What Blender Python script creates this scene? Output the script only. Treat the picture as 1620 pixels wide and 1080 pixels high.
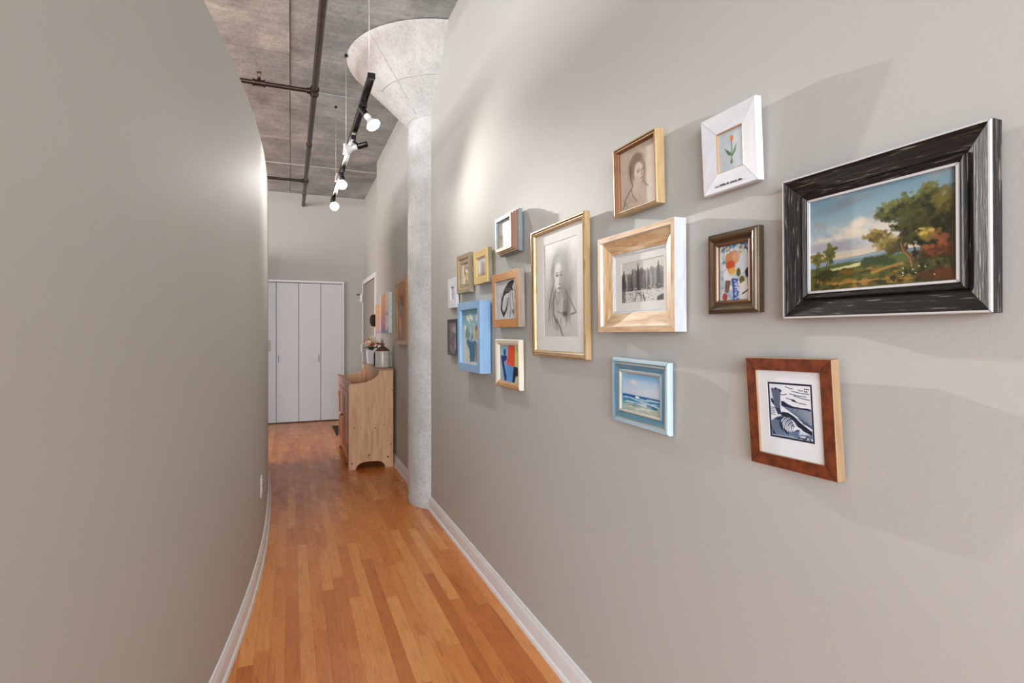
import bpy, bmesh, math, random
import numpy as np
from mathutils import Vector, Matrix, Quaternion

for o in list(bpy.data.objects):
    bpy.data.objects.remove(o, do_unlink=True)
scene = bpy.context.scene
COL = scene.collection
PI = math.pi

# ------------------------------------------------------------------ camera, world, lights, exposure
cam_data = bpy.data.cameras.new('camera')
cam_data.sensor_width = 36.0
cam_data.lens = 19.28
cam_data.shift_y = -12 / 1620
cam_data.clip_start = 0.02
cam = bpy.data.objects.new('camera', cam_data)
cam.location = (0, 0, 1.3)
cam.rotation_euler = (PI / 2, 0, -math.radians(21.97))
COL.objects.link(cam)
scene.camera = cam

world = bpy.data.worlds.new('world')
scene.world = world
world.use_nodes = True
bgn = world.node_tree.nodes['Background']
bgn.inputs['Color'].default_value = (0.80, 0.90, 1.0, 1)
bgn.inputs['Strength'].default_value = 1.0

vs = scene.view_settings
vs.view_transform = 'Standard'
vs.look = 'None'
vs.gamma = 1.0
vs.use_curve_mapping = False
vs.exposure = 0.93


def area(name, loc, rot, sx, sy, power, color):
    l = bpy.data.lights.new(name, 'AREA')
    l.shape = 'RECTANGLE'
    l.size, l.size_y = sx, sy
    l.energy = power
    l.color = color
    o = bpy.data.objects.new(name, l)
    o.location = loc
    o.rotation_euler = rot
    COL.objects.link(o)
    return o


# area lamps added as fill just inside unseen windows (behind the camera, and in the room beyond the partition)
area('window_fill', (-1.8, -4.90, 1.8), (PI / 2, 0, 0), 4.6, 2.2, 320, (0.82, 0.91, 1.0))
area('window_fill', (-5.88, 3.6, 1.95), (PI / 2, 0, -PI / 2), 9.4, 2.0, 230, (1.0, 0.98, 0.96))

LAMP = (1.0, 0.965, 0.92)
LAMP_W = {'near': 13, 'left': 6, 'mid': 14, 'far': 640}

# ------------------------------------------------------------------ constants of the place
HC = 3.37          # ceiling
WX = 0.962         # gallery wall
WXE = 6.75         # where the gallery wall stops
WX2 = 1.05         # entry wall, set back
YF = 8.68          # far wall
HP = 2.42          # height of the curved partition


def lin(c):
    return tuple((x / 12.92) if x <= 0.04045 else ((x + 0.055) / 1.055) ** 2.4 for x in c)


def S(r, g, b):
    return lin((r / 255, g / 255, b / 255)) + (1,)


# ------------------------------------------------------------------ materials
MATS = {}


def base_mat(name):
    m = bpy.data.materials.new(name)
    m.use_nodes = True
    nt = m.node_tree
    return m, nt, nt.nodes['Principled BSDF']


def nd(nt, t, **kw):
    n = nt.nodes.new(t)
    for k, v in kw.items():
        setattr(n, k, v)
    return n


def coords(nt, scale=(1, 1, 1), rnd=False):
    tc = nd(nt, 'ShaderNodeTexCoord')
    mp = nd(nt, 'ShaderNodeMapping')
    mp.inputs['Scale'].default_value = scale
    nt.links.new(tc.outputs['Object'], mp.inputs['Vector'])
    if rnd:
        oi = nd(nt, 'ShaderNodeObjectInfo')
        ml = nd(nt, 'ShaderNodeMath', operation='MULTIPLY')
        ml.inputs[1].default_value = 53.0
        nt.links.new(oi.outputs['Random'], ml.inputs[0])
        cb = nd(nt, 'ShaderNodeCombineXYZ')
        for i in range(3):
            nt.links.new(ml.outputs[0], cb.inputs[i])
        nt.links.new(cb.outputs[0], mp.inputs['Location'])
    return mp.outputs['Vector']


def ramp(nt, fac, stops):
    r = nd(nt, 'ShaderNodeValToRGB')
    el = r.color_ramp.elements
    while len(el) < len(stops):
        el.new(0.5)
    for e, (p, c) in zip(el, stops):
        e.position = p
        e.color = c
    nt.links.new(fac, r.inputs['Fac'])
    return r.outputs['Color']


def noise(nt, vec, scale, detail=4, rough=0.5, dist=0.0):
    n = nd(nt, 'ShaderNodeTexNoise')
    n.inputs['Scale'].default_value = scale
    n.inputs['Detail'].default_value = detail
    n.inputs['Roughness'].default_value = rough
    n.inputs['Distortion'].default_value = dist
    nt.links.new(vec, n.inputs['Vector'])
    return n.outputs['Fac']


def bump(nt, h, strength, dist, bsdf):
    b = nd(nt, 'ShaderNodeBump')
    b.inputs['Strength'].default_value = strength
    b.inputs['Distance'].default_value = dist
    nt.links.new(h, b.inputs['Height'])
    nt.links.new(b.outputs['Normal'], bsdf.inputs['Normal'])


def mixc(nt, fac, a, b, mode='MIX'):
    m = nd(nt, 'ShaderNodeMix', data_type='RGBA', blend_type=mode)
    for sock, v in ((m.inputs['Factor'], fac), (m.inputs['A'], a), (m.inputs['B'], b)):
        if isinstance(v, (int, float, tuple)):
            sock.default_value = v
        else:
            nt.links.new(v, sock)
    return m.outputs['Result']


def plain(name, c, rough=0.5, metal=0.0, var=0.06, scale=14, bs=0.0, bscale=60, coat=0.0):
    if name in MATS:
        return MATS[name]
    m, nt, b = base_mat(name)
    v = coords(nt)
    f = noise(nt, v, scale)
    lo = tuple(x * (1 - var) for x in c[:3]) + (1,)
    hi = tuple(min(1, x * (1 + var)) for x in c[:3]) + (1,)
    nt.links.new(ramp(nt, f, [(0.3, lo), (0.7, hi)]), b.inputs['Base Color'])
    b.inputs['Roughness'].default_value = rough
    b.inputs['Metallic'].default_value = metal
    b.inputs['Coat Weight'].default_value = coat
    if bs:
        bump(nt, noise(nt, v, bscale, 3), bs, 0.002, b)
    MATS[name] = m
    return m


def wood(name, c1, c2, rough=0.45, sc=(3, 30, 30), bs=0.15, c3=None, rnd=True):
    if name in MATS:
        return MATS[name]
    m, nt, b = base_mat(name)
    v = coords(nt, sc, rnd)
    f = noise(nt, v, 2.2, 6, 0.6, 0.6)
    st = [(0.28, c1), (0.72, c2)] if c3 is None else [(0.3, c1), (0.5, c2), (0.62, c3)]
    nt.links.new(ramp(nt, f, st), b.inputs['Base Color'])
    b.inputs['Roughness'].default_value = rough
    bump(nt, f, bs, 0.002, b)
    MATS[name] = m
    return m


def wall_paint(name, c):
    m, nt, b = base_mat(name)
    v = coords(nt)
    big = noise(nt, v, 1.2, 3)
    lo = tuple(x * 0.985 for x in c[:3]) + (1,)
    hi = tuple(x * 1.015 for x in c[:3]) + (1,)
    nt.links.new(ramp(nt, big, [(0.3, lo), (0.7, hi)]), b.inputs['Base Color'])
    b.inputs['Roughness'].default_value = 0.6
    b.inputs['Specular IOR Level'].default_value = 0.28
    bump(nt, noise(nt, v, 150, 2, 0.5), 0.22, 0.0012, b)
    return m


M_WALL = wall_paint('greige_wall_paint', S(188, 186, 180))
M_WHITE = plain('white_trim_paint', S(232, 233, 233), 0.35, var=0.02)
M_CLOSET = plain('pale_grey_door_paint', S(214, 217, 220), 0.45, var=0.02)
M_DOOR = plain('taupe_door_paint', S(150, 141, 133), 0.5, var=0.03)


def concrete(name, c1, c2, c3, sc=(1, 1, 1), streak=None, pits=0.35):
    m, nt, b = base_mat(name)
    v = coords(nt, sc, True)
    f = noise(nt, v, 2.3, 8, 0.62, 0.4)
    col = ramp(nt, f, [(0.3, c1), (0.52, c2), (0.72, c3)])
    if streak:
        v2 = coords(nt, streak, True)
        f2 = noise(nt, v2, 3.0, 5, 0.6, 0.3)
        col = mixc(nt, 0.5, col, ramp(nt, f2, [(0.35, (0.66, 0.65, 0.64, 1)), (0.65, (1.12, 1.12, 1.12, 1))]), 'MULTIPLY')
    vo = nd(nt, 'ShaderNodeTexVoronoi')
    vo.inputs['Scale'].default_value = 34
    nt.links.new(v, vo.inputs['Vector'])
    pit = ramp(nt, vo.outputs['Distance'], [(0.04, (0.6, 0.6, 0.6, 1)), (0.11, (1, 1, 1, 1))])
    col = mixc(nt, pits, col, pit, 'MULTIPLY')
    sp = ramp(nt, noise(nt, v, 26, 4, 0.7), [(0.30, (0.74, 0.74, 0.74, 1)), (0.48, (1, 1, 1, 1)), (0.70, (1.12, 1.12, 1.12, 1))])
    col = mixc(nt, 0.8, col, sp, 'MULTIPLY')
    nt.links.new(col, b.inputs['Base Color'])
    b.inputs['Roughness'].default_value = 0.8
    bump(nt, noise(nt, v, 22, 6, 0.65), 0.6, 0.010, b)
    return m


M_CEIL = concrete('board_marked_concrete', S(140, 145, 146), S(172, 178, 179), S(206, 210, 210), (1, 1, 1), (0.6, 7, 1))
M_COLM = concrete('pale_cast_concrete', S(188, 187, 184), S(204, 203, 200), S(217, 216, 214), (2.2, 2.2, 2.2), pits=0.6)


def floor_mat():
    m, nt, b = base_mat('oak_strip_floor')
    oi = nd(nt, 'ShaderNodeObjectInfo')
    at = nd(nt, 'ShaderNodeAttribute', attribute_name='tone')
    ad = nd(nt, 'ShaderNodeMath', operation='ADD')
    nt.links.new(oi.outputs['Random'], ad.inputs[0])
    nt.links.new(at.outputs['Fac'], ad.inputs[1])
    fr = nd(nt, 'ShaderNodeMath', operation='FRACT')
    nt.links.new(ad.outputs[0], fr.inputs[0])
    tone = ramp(nt, fr.outputs[0], [(0.0, S(192, 108, 48)), (0.3, S(208, 124, 58)), (0.7, S(218, 137, 69)), (1.0, S(228, 156, 88))])
    v = coords(nt, (30, 2.2, 30), True)
    f = noise(nt, v, 2.0, 7, 0.62, 1.2)
    g = ramp(nt, f, [(0.28, (0.66, 0.56, 0.48, 1)), (0.47, (0.97, 0.95, 0.93, 1)), (0.75, (1.08, 1.08, 1.07, 1))])
    col = mixc(nt, 1.0, tone, g, 'MULTIPLY')
    nt.links.new(col, b.inputs['Base Color'])
    v2 = coords(nt, (1, 1, 1), False)
    rr = ramp(nt, noise(nt, v2, 5, 4), [(0.3, (0.22, 0.22, 0.22, 1)), (0.7, (0.36, 0.36, 0.36, 1))])
    nt.links.new(rr, b.inputs['Roughness'])
    b.inputs['Specular IOR Level'].default_value = 0.5
    bump(nt, f, 0.06, 0.001, b)
    return m


M_FLOOR = floor_mat()
M_SUB = plain('dark_subfloor', S(70, 40, 22), 0.8)
M_PIPE = plain('dark_iron_pipe', S(62, 49, 42), 0.34, 0.7, var=0.35, scale=20)
M_BRASS = plain('tarnished_brass', S(120, 96, 66), 0.4, 0.8, var=0.2)
M_BLACK = plain('black_lamp_metal', S(34, 30, 28), 0.35, 0.5, var=0.1)
M_CHROME = plain('polished_steel', S(200, 200, 198), 0.2, 0.9, var=0.05)
M_LAMPWHITE = plain('white_lamp_enamel', S(240, 240, 236), 0.3, var=0.02)
M_CABLE = plain('steel_cable', S(205, 203, 198), 0.35, 0.3, var=0.05)
M_PLASTIC = plain('white_plastic', S(240, 240, 236), 0.4, var=0.02)
M_DARK = plain('dark_slot', S(40, 38, 36), 0.6)


def emit_mat(name, c, s):
    m, nt, b = base_mat(name)
    b.inputs['Base Color'].default_value = (0.5, 0.5, 0.5, 1)
    b.inputs['Emission Color'].default_value = c
    b.inputs['Emission Strength'].default_value = s
    return m


M_BULB = emit_mat('glowing_bulb_face', (1, 0.95, 0.87, 1), 26)
M_BULBSIDE = emit_mat('bulb_reflector_glass', (1, 0.95, 0.88, 1), 0.12)

# ------------------------------------------------------------------ mesh helpers


def link(name, me, mats, parent=None):
    o = bpy.data.objects.new(name, me)
    for m in (mats if isinstance(mats, (list, tuple)) else [mats]):
        if len(me.materials) < (len(mats) if isinstance(mats, (list, tuple)) else 1):
            me.materials.append(m)
    COL.objects.link(o)
    if parent is not None:
        o.parent = parent
    return o


def bobj(name, bm, mats, parent=None, smooth=False, angle=None):
    bmesh.ops.recalc_face_normals(bm, faces=bm.faces[:])
    me = bpy.data.meshes.new(name)
    bm.to_mesh(me)
    bm.free()
    if smooth:
        me.polygons.foreach_set('use_smooth', [True] * len(me.polygons))
        if angle:
            try:
                me.set_sharp_from_angle(angle=math.radians(angle))
            except Exception:
                pass
    return link(name, me, mats, parent)


def empty(name, loc=(0, 0, 0), rot=(0, 0, 0), parent=None):
    o = bpy.data.objects.new(name, None)
    o.empty_display_size = 0.05
    o.location = loc
    o.rotation_euler = rot
    COL.objects.link(o)
    if parent is not None:
        o.parent = parent
    return o


def tag(o, label=None, cat=None, group=None, kind=None):
    if label:
        o['label'] = label
    if cat:
        o['category'] = cat
    if group:
        o['group'] = group
    if kind:
        o['kind'] = kind
    return o


def box(bm, lo, hi, mi=0, bev=0.0):
    b2 = bmesh.new() if bev else bm
    vs_ = [b2.verts.new((x, y, z)) for x in (lo[0], hi[0]) for y in (lo[1], hi[1]) for z in (lo[2], hi[2])]
    for q in ((0, 1, 3, 2), (4, 6, 7, 5), (0, 4, 5, 1), (2, 3, 7, 6), (0, 2, 6, 4), (1, 5, 7, 3)):
        f = b2.faces.new([vs_[i] for i in q])
        f.material_index = mi
    if bev:
        bmesh.ops.bevel(b2, geom=b2.edges[:], offset=bev, segments=2, affect='EDGES', profile=0.6)
        for f in b2.faces:
            f.material_index = mi
        merge(bm, b2)
    return bm


def merge(bm, b2):
    me = bpy.data.meshes.new('tmp')
    b2.to_mesh(me)
    b2.free()
    bm.from_mesh(me)
    bpy.data.meshes.remove(me)


def lathe(bm, prof, M=Matrix.Identity(4), seg=24, mi=0, caps=True):
    rings = []
    for r, z in prof:
        rings.append([bm.verts.new(M @ Vector((r * math.cos(2 * PI * k / seg), r * math.sin(2 * PI * k / seg), z))) for k in range(seg)])
    for a, b in zip(rings, rings[1:]):
        for k in range(seg):
            f = bm.faces.new((a[k], a[(k + 1) % seg], b[(k + 1) % seg], b[k]))
            f.material_index = mi
    if caps:
        for rg in (rings[0], rings[-1]):
            f = bm.faces.new(rg)
            f.material_index = mi
    return bm


def zto(p0, p1):
    d = (Vector(p1) - Vector(p0))
    q = d.to_track_quat('Z', 'Y')
    return Matrix.Translation(Vector(p0)) @ q.to_matrix().to_4x4(), d.length


def tube(bm, p0, p1, r, r1=None, seg=12, mi=0):
    M, L = zto(p0, p1)
    return lathe(bm, [(r, 0), (r if r1 is None else r1, L)], M, seg, mi)


def path(bm, pts, r, seg=8, mi=0):
    pts = [Vector(p) for p in pts]
    rings = []
    for i, p in enumerate(pts):
        d = (pts[min(i + 1, len(pts) - 1)] - pts[max(i - 1, 0)]).normalized()
        q = d.to_track_quat('Z', 'Y')
        rr = r[i] if isinstance(r, (list, tuple)) else r
        rings.append([bm.verts.new(p + q @ Vector((rr * math.cos(2 * PI * k / seg), rr * math.sin(2 * PI * k / seg), 0))) for k in range(seg)])
    for a, b in zip(rings, rings[1:]):
        for k in range(seg):
            f = bm.faces.new((a[k], a[(k + 1) % seg], b[(k + 1) % seg], b[k]))
            f.material_index = mi
    for rg in (rings[0], rings[-1]):
        bm.faces.new(rg).material_index = mi
    return bm


def prism(bm, poly, M, depth, mi=0):
    """poly: 2D points (a,b) -> M @ (a, 0..depth, b)"""
    a = [bm.verts.new(M @ Vector((p[0], 0, p[1]))) for p in poly]
    b = [bm.verts.new(M @ Vector((p[0], depth, p[1]))) for p in poly]
    n = len(poly)
    bm.faces.new(a).material_index = mi
    bm.faces.new(list(reversed(b))).material_index = mi
    for i in range(n):
        bm.faces.new((a[i], b[i], b[(i + 1) % n], a[(i + 1) % n])).material_index = mi
    return bm


def simple(name, lo, hi, mat, parent=None, bev=0.0):
    bm = bmesh.new()
    box(bm, lo, hi, 0, bev)
    return bobj(name, bm, mat, parent)


# ------------------------------------------------------------------ the setting
random.seed(7)

# floor: subfloor, and every strip of the hallway a plank of its own
floor = tag(simple('floor', (-6.1, -5.1, -0.12), (1.30, 8.85, -0.014), M_SUB), kind='structure')
PW, GAP, PT = 0.057, 0.0003, 0.014
lens = [0.32, 0.45, 0.58, 0.72, 0.88, 1.05]
plank_me = {}


def plank_mesh(L):
    L = round(L, 3)
    if L not in plank_me:
        bm = bmesh.new()
        w, l = PW / 2 - GAP / 2, L / 2 - GAP / 2
        e = 0.0003
        rings = [[(-w, -l, -PT), (w, -l, -PT), (w, l, -PT), (-w, l, -PT)],
                 [(-w, -l, -e), (w, -l, -e), (w, l, -e), (-w, l, -e)],
                 [(-w + e, -l + e, 0), (w - e, -l + e, 0), (w - e, l - e, 0), (-w + e, l - e, 0)]]
        rv = [[bm.verts.new(p) for p in r] for r in rings]
        for a, b in zip(rv, rv[1:]):
            for k in range(4):
                bm.faces.new((a[k], a[(k + 1) % 4], b[(k + 1) % 4], b[k]))
        bm.faces.new(rv[2])
        me = bpy.data.meshes.new('plank')
        bmesh.ops.recalc_face_normals(bm, faces=bm.faces[:])
        bm.to_mesh(me)
        bm.free()
        me.materials.append(M_FLOOR)
        plank_me[L] = me
    return plank_me[L]


NPL = 0
x0p, x1p, y0p, y1p = -0.421, 1.05, 1.30, YF
ncol = int((x1p - x0p) / PW + 0.5)
for i in range(ncol):
    xc = x0p + PW * (i + 0.5)
    y = y0p
    first = True
    while y < y1p - 0.02:
        L = random.choice(lens)
        if first:
            L = random.choice([0.2, 0.32, 0.45, 0.58, 0.72])
            first = False
        if y1p - (y + L) < 0.30:
            L = y1p - y
        o = bpy.data.objects.new('plank', plank_mesh(L))
        o.location = (xc, y + L / 2, 0)
        COL.objects.link(o)
        o.parent = floor
        NPL += 1
        y += L

bm = bmesh.new()
tl = bm.faces.layers.float.new('tone')


def field(xa, xb, ya, yb):
    n = max(1, int(round((xb - xa) / PW)))
    w = (xb - xa) / n
    for i in range(n):
        y = ya
        first = True
        while y < yb - 0.01:
            L = random.choice(lens)
            if first:
                L *= random.uniform(0.3, 1)
                first = False
            L = min(L, yb - y)
            g = GAP / 2
            vs_ = [bm.verts.new(p) for p in ((xa + w * i + g, y + g, 0), (xa + w * (i + 1) - g, y + g, 0), (xa + w * (i + 1) - g, y + L - g, 0), (xa + w * i + g, y + L - g, 0))]
            lo = [bm.verts.new((v.co.x, v.co.y, -PT)) for v in vs_]
            f = bm.faces.new(vs_)
            t = random.random()
            f[tl] = t
            for k in range(4):
                f2 = bm.faces.new((lo[k], lo[(k + 1) % 4], vs_[(k + 1) % 4], vs_[k]))
                f2[tl] = t
            y += L


field(-6.0, x0p, -5.0, YF)
field(x0p, WX, -5.0, y0p)
fo = bobj('plank_field', bm, M_FLOOR, floor)
tag(fo, kind='stuff')

# far wall, gallery wall, entry wall, outer walls
tag(simple('wall_far', (-6.15, YF, 0), (1.30, YF + 0.15, HC), M_WALL), kind='structure')
bm = bmesh.new()
pl = [(WX, -5.0), (WX, WXE), (WX2, WXE), (WX2, YF), (1.28, YF), (1.28, -5.0)]
a = [bm.verts.new((p[0], p[1], 0)) for p in pl]
b = [bm.verts.new((p[0], p[1], HC)) for p in pl]
bm.faces.new(a)
bm.faces.new(b)
for i in range(len(pl)):
    j = (i + 1) % len(pl)
    bm.faces.new((a[i], a[j], b[j], b[i]))
wall_right = tag(bobj('wall_right', bm, M_WALL), kind='structure')


def wall_with_window(name, along, fixed0, fixed1, a0, a1, w0, w1, z0, z1):
    bm = bmesh.new()

    def bx(p0, p1, q0, q1):
        if along == 'x':
            box(bm, (p0, fixed0, q0), (p1, fixed1, q1))
        else:
            box(bm, (fixed0, p0, q0), (fixed1, p1, q1))
    bx(a0, w0, 0, HC)
    bx(w1, a1, 0, HC)
    bx(w0, w1, 0, z0)
    bx(w0, w1, z1, HC)
    return tag(bobj(name, bm, M_WALL), kind='structure')


wall_with_window('wall_back', 'x', -5.15, -5.0, -6.15, 1.28, -4.2, 0.6, 0.65, 2.95)
wall_with_window('wall_left', 'y', -6.15, -6.0, -5.0, YF, -1.1, 8.3, 0.9, 3.0)


def window(name, along, fixed, w0, w1, z0, z1, n):
    root = tag(empty(name), kind='structure')
    bm = bmesh.new()

    def bx(p0, p1, q0, q1, d=0.03):
        if along == 'x':
            box(bm, (p0, fixed - d, q0), (p1, fixed + d, q1))
        else:
            box(bm, (fixed - d, p0, q0), (fixed + d, p1, q1))
    bx(w0, w1, z0, z0 + 0.06)
    bx(w0, w1, z1 - 0.06, z1)
    for k in range(n + 1):
        c = w0 + 0.03 + (w1 - w0 - 0.06) * k / n
        bx(c - 0.03, c + 0.03, z0 + 0.06, z1 - 0.06)
    bobj('window_frame', bm, M_DARK, root)
    g, nt, bs = base_mat(name + '_glass')
    bs.inputs['Transmission Weight'].default_value = 1
    bs.inputs['Roughness'].default_value = 0.0
    for k in range(n):
        ca = w0 + 0.06 + (w1 - w0 - 0.06) * k / n
        cb = w0 + (w1 - w0 - 0.06) * (k + 1) / n
        if along == 'x':
            simple('pane', (ca, fixed - 0.004, z0 + 0.06), (cb, fixed + 0.004, z1 - 0.06), g, root)
        else:
            simple('pane', (fixed - 0.004, ca, z0 + 0.06), (fixed + 0.004, cb, z1 - 0.06), g, root)


window('unseen_window_1', 'x', -5.07, -4.2, 0.6, 0.65, 2.95, 4)  # unseen window, put in to bring fill light from behind
window('unseen_window_2', 'y', -6.07, -1.1, 8.3, 0.9, 3.0, 8)  # unseen window, put in and stretched to light the far end

# curved partition on the left of the hallway: stops short of the slab


def part_x(y):
    return -0.153 - (0.0374 if y < 3.85 else 0.0165) * (y - 3.85) ** 2


ys = [-0.6 + (6.0 + 0.6) * k / 80 for k in range(81)]
curve = [(part_x(y), y) for y in ys]


def sweep_wall(name, cv, prof, mat, parent=None):
    """prof: closed polygon of (offset towards the hallway, z)."""
    bm = bmesh.new()
    rings = []
    for i, (x, y) in enumerate(cv):
        p, q = cv[max(i - 1, 0)], cv[min(i + 1, len(cv) - 1)]
        t = Vector((q[0] - p[0], q[1] - p[1])).normalized()
        n = Vector((t.y, -t.x))
        rings.append([bm.verts.new((x + n.x * s, y + n.y * s, z)) for s, z in prof])
    m = len(prof)
    for a, b in zip(rings, rings[1:]):
        for k in range(m):
            bm.faces.new((a[k], a[(k + 1) % m], b[(k + 1) % m], b[k]))
    bm.faces.new(rings[0])
    bm.faces.new(rings[-1])
    return bobj(name, bm, mat, parent, smooth=True, angle=30)


tag(sweep_wall('wall_partition', curve, [(0, 0), (0, HP - 0.006), (-0.006, HP), (-0.134, HP), (-0.14, HP - 0.006), (-0.14, 0)], M_WALL), kind='structure')

tag(simple('wall_light_block', (-0.78, 7.9, 0), (-0.62, YF, HP), M_WALL), kind='structure')  # unseen wall added to limit the light entering from the left

BB = [(0, 0.0), (0.022, 0.0), (0.0225, 0.010), (0.019, 0.018), (0.0135, 0.022), (0.0135, 0.074), (0.011, 0.083), (0.007, 0.090), (0.006, 0.098), (0, 0.100)]
tag(sweep_wall('baseboard_left', curve, BB, M_WHITE), kind='structure')
BBr = [(-s, z) for s, z in BB]
tag(sweep_wall('baseboard_right', [(WX, 0.0), (WX, 2.0), (WX, 4.02)], BBr, M_WHITE), kind='structure')
tag(sweep_wall('baseboard_right_beyond', [(WX, 4.40), (WX, 5.0), (WX, WXE)], BBr, M_WHITE), kind='structure')

# ceiling slab with its formwork panels
ceiling = tag(simple('ceiling', (-6.15, -5.15, HC + 0.012), (1.30, YF + 0.15, HC + 0.25), M_CEIL), kind='structure')
pan = {(-0.005, 1.06): [-5.0, -2.4, 0.1, 2.53, 4.98, 7.42, YF],
       (-1.22, -0.005): [-5.0, -3.0, -0.6, 1.9, 4.37, 6.30, YF],
       (-2.44, -1.22): [-5.0, -2.4, 0.1, 2.53, 4.98, 7.42, YF],
       (-3.66, -2.44): [-5.0, -3.0, -0.6, 1.9, 4.37, 6.80, YF],
       (-4.88, -3.66): [-5.0, -2.4, 0.1, 2.53, 4.98, 7.42, YF],
       (-6.0, -4.88): [-5.0, -3.0, -0.6, 1.9, 4.37, 6.80, YF]}
for (xa, xb), yy in pan.items():
    for ya, yb in zip(yy, yy[1:]):
        dz = random.uniform(-0.004, 0.004)
        bm = bmesh.new()
        box(bm, (-(xb - xa) / 2 + 0.003, -(yb - ya) / 2 + 0.003, 0), ((xb - xa) / 2 - 0.003, (yb - ya) / 2 - 0.003, 0.02))
        o = bobj('ceiling_panel', bm, M_CEIL, ceiling)
        o.location = ((xa + xb) / 2, (ya + yb) / 2, HC - 0.004 + dz)

# mushroom column
CX, CY, CR = 1.12, 4.213, 0.28
column = tag(empty('column', (CX, CY, 0)), 'pale concrete column with flared mushroom capital beside the gallery wall', 'column', kind='structure')
bm = bmesh.new()
lathe(bm, [(CR - 0.006, 0), (CR + 0.002, 0.012), (CR, 0.06), (CR, 1.0), (CR + 0.001, 2.0), (CR, 2.92)], seg=64)
bobj('shaft', bm, M_COLM, column, True, 40)
ZB, RT = 2.925, 0.735
bm = bmesh.new()
lathe(bm, [(CR - 0.01, ZB - 0.012), (CR + 0.004, ZB - 0.008), (CR + 0.012, ZB + 0.004), (CR + 0.06, ZB + 0.05), (0.5, 3.135), (RT - 0.012, HC - 0.024), (RT, HC - 0.006)], seg=72)
bobj('capital', bm, M_COLM, column, True, 40)


def cone_r(z):
    return CR + 0.012 + (RT - 0.012 - CR - 0.012) * (z - ZB - 0.004) / (HC - 0.024 - ZB - 0.004)


dv = Vector((-0.849, -0.527)).normalized()
bm = bmesh.new()
path(bm, [((cone_r(z) - 0.001) * dv.x, (cone_r(z) - 0.001) * dv.y, z) for z in (ZB + 0.01, 3.0, 3.13, 3.25, HC - 0.03)], 0.0035)
bobj('form_seam', bm, M_COLM, column, True)
bm = bmesh.new()
zz = 3.12
aa = math.atan2(dv.y, dv.x)
path(bm, [((cone_r(zz) - 0.001) * math.cos(aa + t), (cone_r(zz) - 0.001) * math.sin(aa + t), zz) for t in np.linspace(-0.5, 1.5, 20)], 0.003)
bobj('form_seam', bm, M_COLM, column, True)

# far closet: bifold leaves with white casing
door1 = tag(empty('door_1', (0.11, YF, 0)), 'pale grey bifold closet doors at the end of the hallway', 'door', kind='structure')
leafw = 0.305
xl0 = -0.50 - 0.11
for k in range(4):
    bm = bmesh.new()
    box(bm, (xl0 + k * leafw + 0.003, -0.045, 0.015), (xl0 + (k + 1) * leafw - 0.003, -0.012, 2.045), 0, 0.003)
    lf = bobj('leaf', bm, M_CLOSET, door1)
    if k in (1, 2):
        bm = bmesh.new()
        xh = xl0 + k * leafw + (0.03 if k == 1 else leafw - 0.03)
        box(bm, (xh - 0.005, -0.056, 0.88), (xh + 0.005, -0.0445, 0.99), 0, 0.002)
        bobj('pull', bm, plain('brushed_grey_metal', S(120, 120, 122), 0.5, 0.3), lf)
simple('header_gap', (xl0, -0.012, 0.0), (xl0 + 4 * leafw, -0.0005, 2.052), M_DARK, door1)
simple('casing', (xl0 + 4 * leafw + 0.001, -0.05, 0), (xl0 + 4 * leafw + 0.026, -0.0005, 2.085), M_WHITE, door1, 0.002)
simple('casing', (xl0 - 0.026, -0.05, 0), (xl0 - 0.001, -0.0005, 2.085), M_WHITE, door1, 0.002)
simple('casing', (xl0 - 0.001, -0.05, 2.055), (xl0 + 4 * leafw + 0.001, -0.0005, 2.085), M_WHITE, door1, 0.002)

# entry door in the set-back wall
door2 = tag(empty('door_2', (WX2, 7.95, 0)), 'taupe entry door with white casing in the set-back wall', 'door', kind='structure')
simple('slab', (-0.030, -0.65, 0.01), (-0.0005, 0.62, 2.03), M_DOOR, door2, 0.002)
simple('casing', (-0.042, 0.63, 0), (-0.0005, 0.685, 2.10), M_WHITE, door2, 0.003)
simple('casing', (-0.042, -0.72, 0), (-0.0005, -0.66, 2.10), M_WHITE, door2, 0.003)
simple('casing', (-0.042, -0.66, 2.04), (-0.0005, 0.63, 2.10), M_WHITE, door2, 0.003)
bm = bmesh.new()
box(bm, (-0.075, 0.60, 1.78), (-0.0425, 0.66, 1.90), 0, 0.006)
cl = bobj('door_closer', bm, M_PLASTIC, door2)
simple('closer_pin', (-0.125, 0.615, 1.885), (-0.075, 0.63, 1.90), M_BLACK, cl, 0.002)
bm = bmesh.new()
box(bm, (-0.062, 0.615, 1.02), (-0.0425, 0.65, 1.14), 0, 0.004)
bobj('hinge', bm, M_PLASTIC, door2)


# ------------------------------------------------------------------ services under the slab
pipes = tag(empty('sprinkler_pipe', (0.172, 4.57, 3.20)), 'dark iron sprinkler pipe with side branches under the concrete ceiling', 'pipe')


def pp(name, fn, mat, parent=pipes):
    bm = bmesh.new()
    fn(bm)
    return bobj(name, bm, mat, parent, True, 35)


pp('main_pipe', lambda b: tube(b, (0, -7.0, 0), (0, YF - 4.575, 0), 0.0235, seg=20), M_PIPE)
pp('branch_pipe', lambda b: tube(b, (-0.02, 0, 0), (-3.0, 0, 0), 0.017, seg=16), M_PIPE)
pp('branch_pipe', lambda b: tube(b, (-0.02, 2.72, 0), (-3.0, 2.72, 0), 0.017, seg=16), M_PIPE)
for y in (0, 2.72):
    def tee(b, y=y):
        tube(b, (0, y - 0.045, 0), (0, y + 0.045, 0), 0.0295, seg=20)
        tube(b, (-0.055, y, 0), (0.0, y, 0), 0.0235, seg=16)
        tube(b, (0, y - 0.048, 0), (0, y - 0.036, 0), 0.034, seg=20)
        tube(b, (0, y + 0.036, 0), (0, y + 0.048, 0), 0.034, seg=20)
    pp('tee_fitting', tee, M_PIPE)


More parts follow.
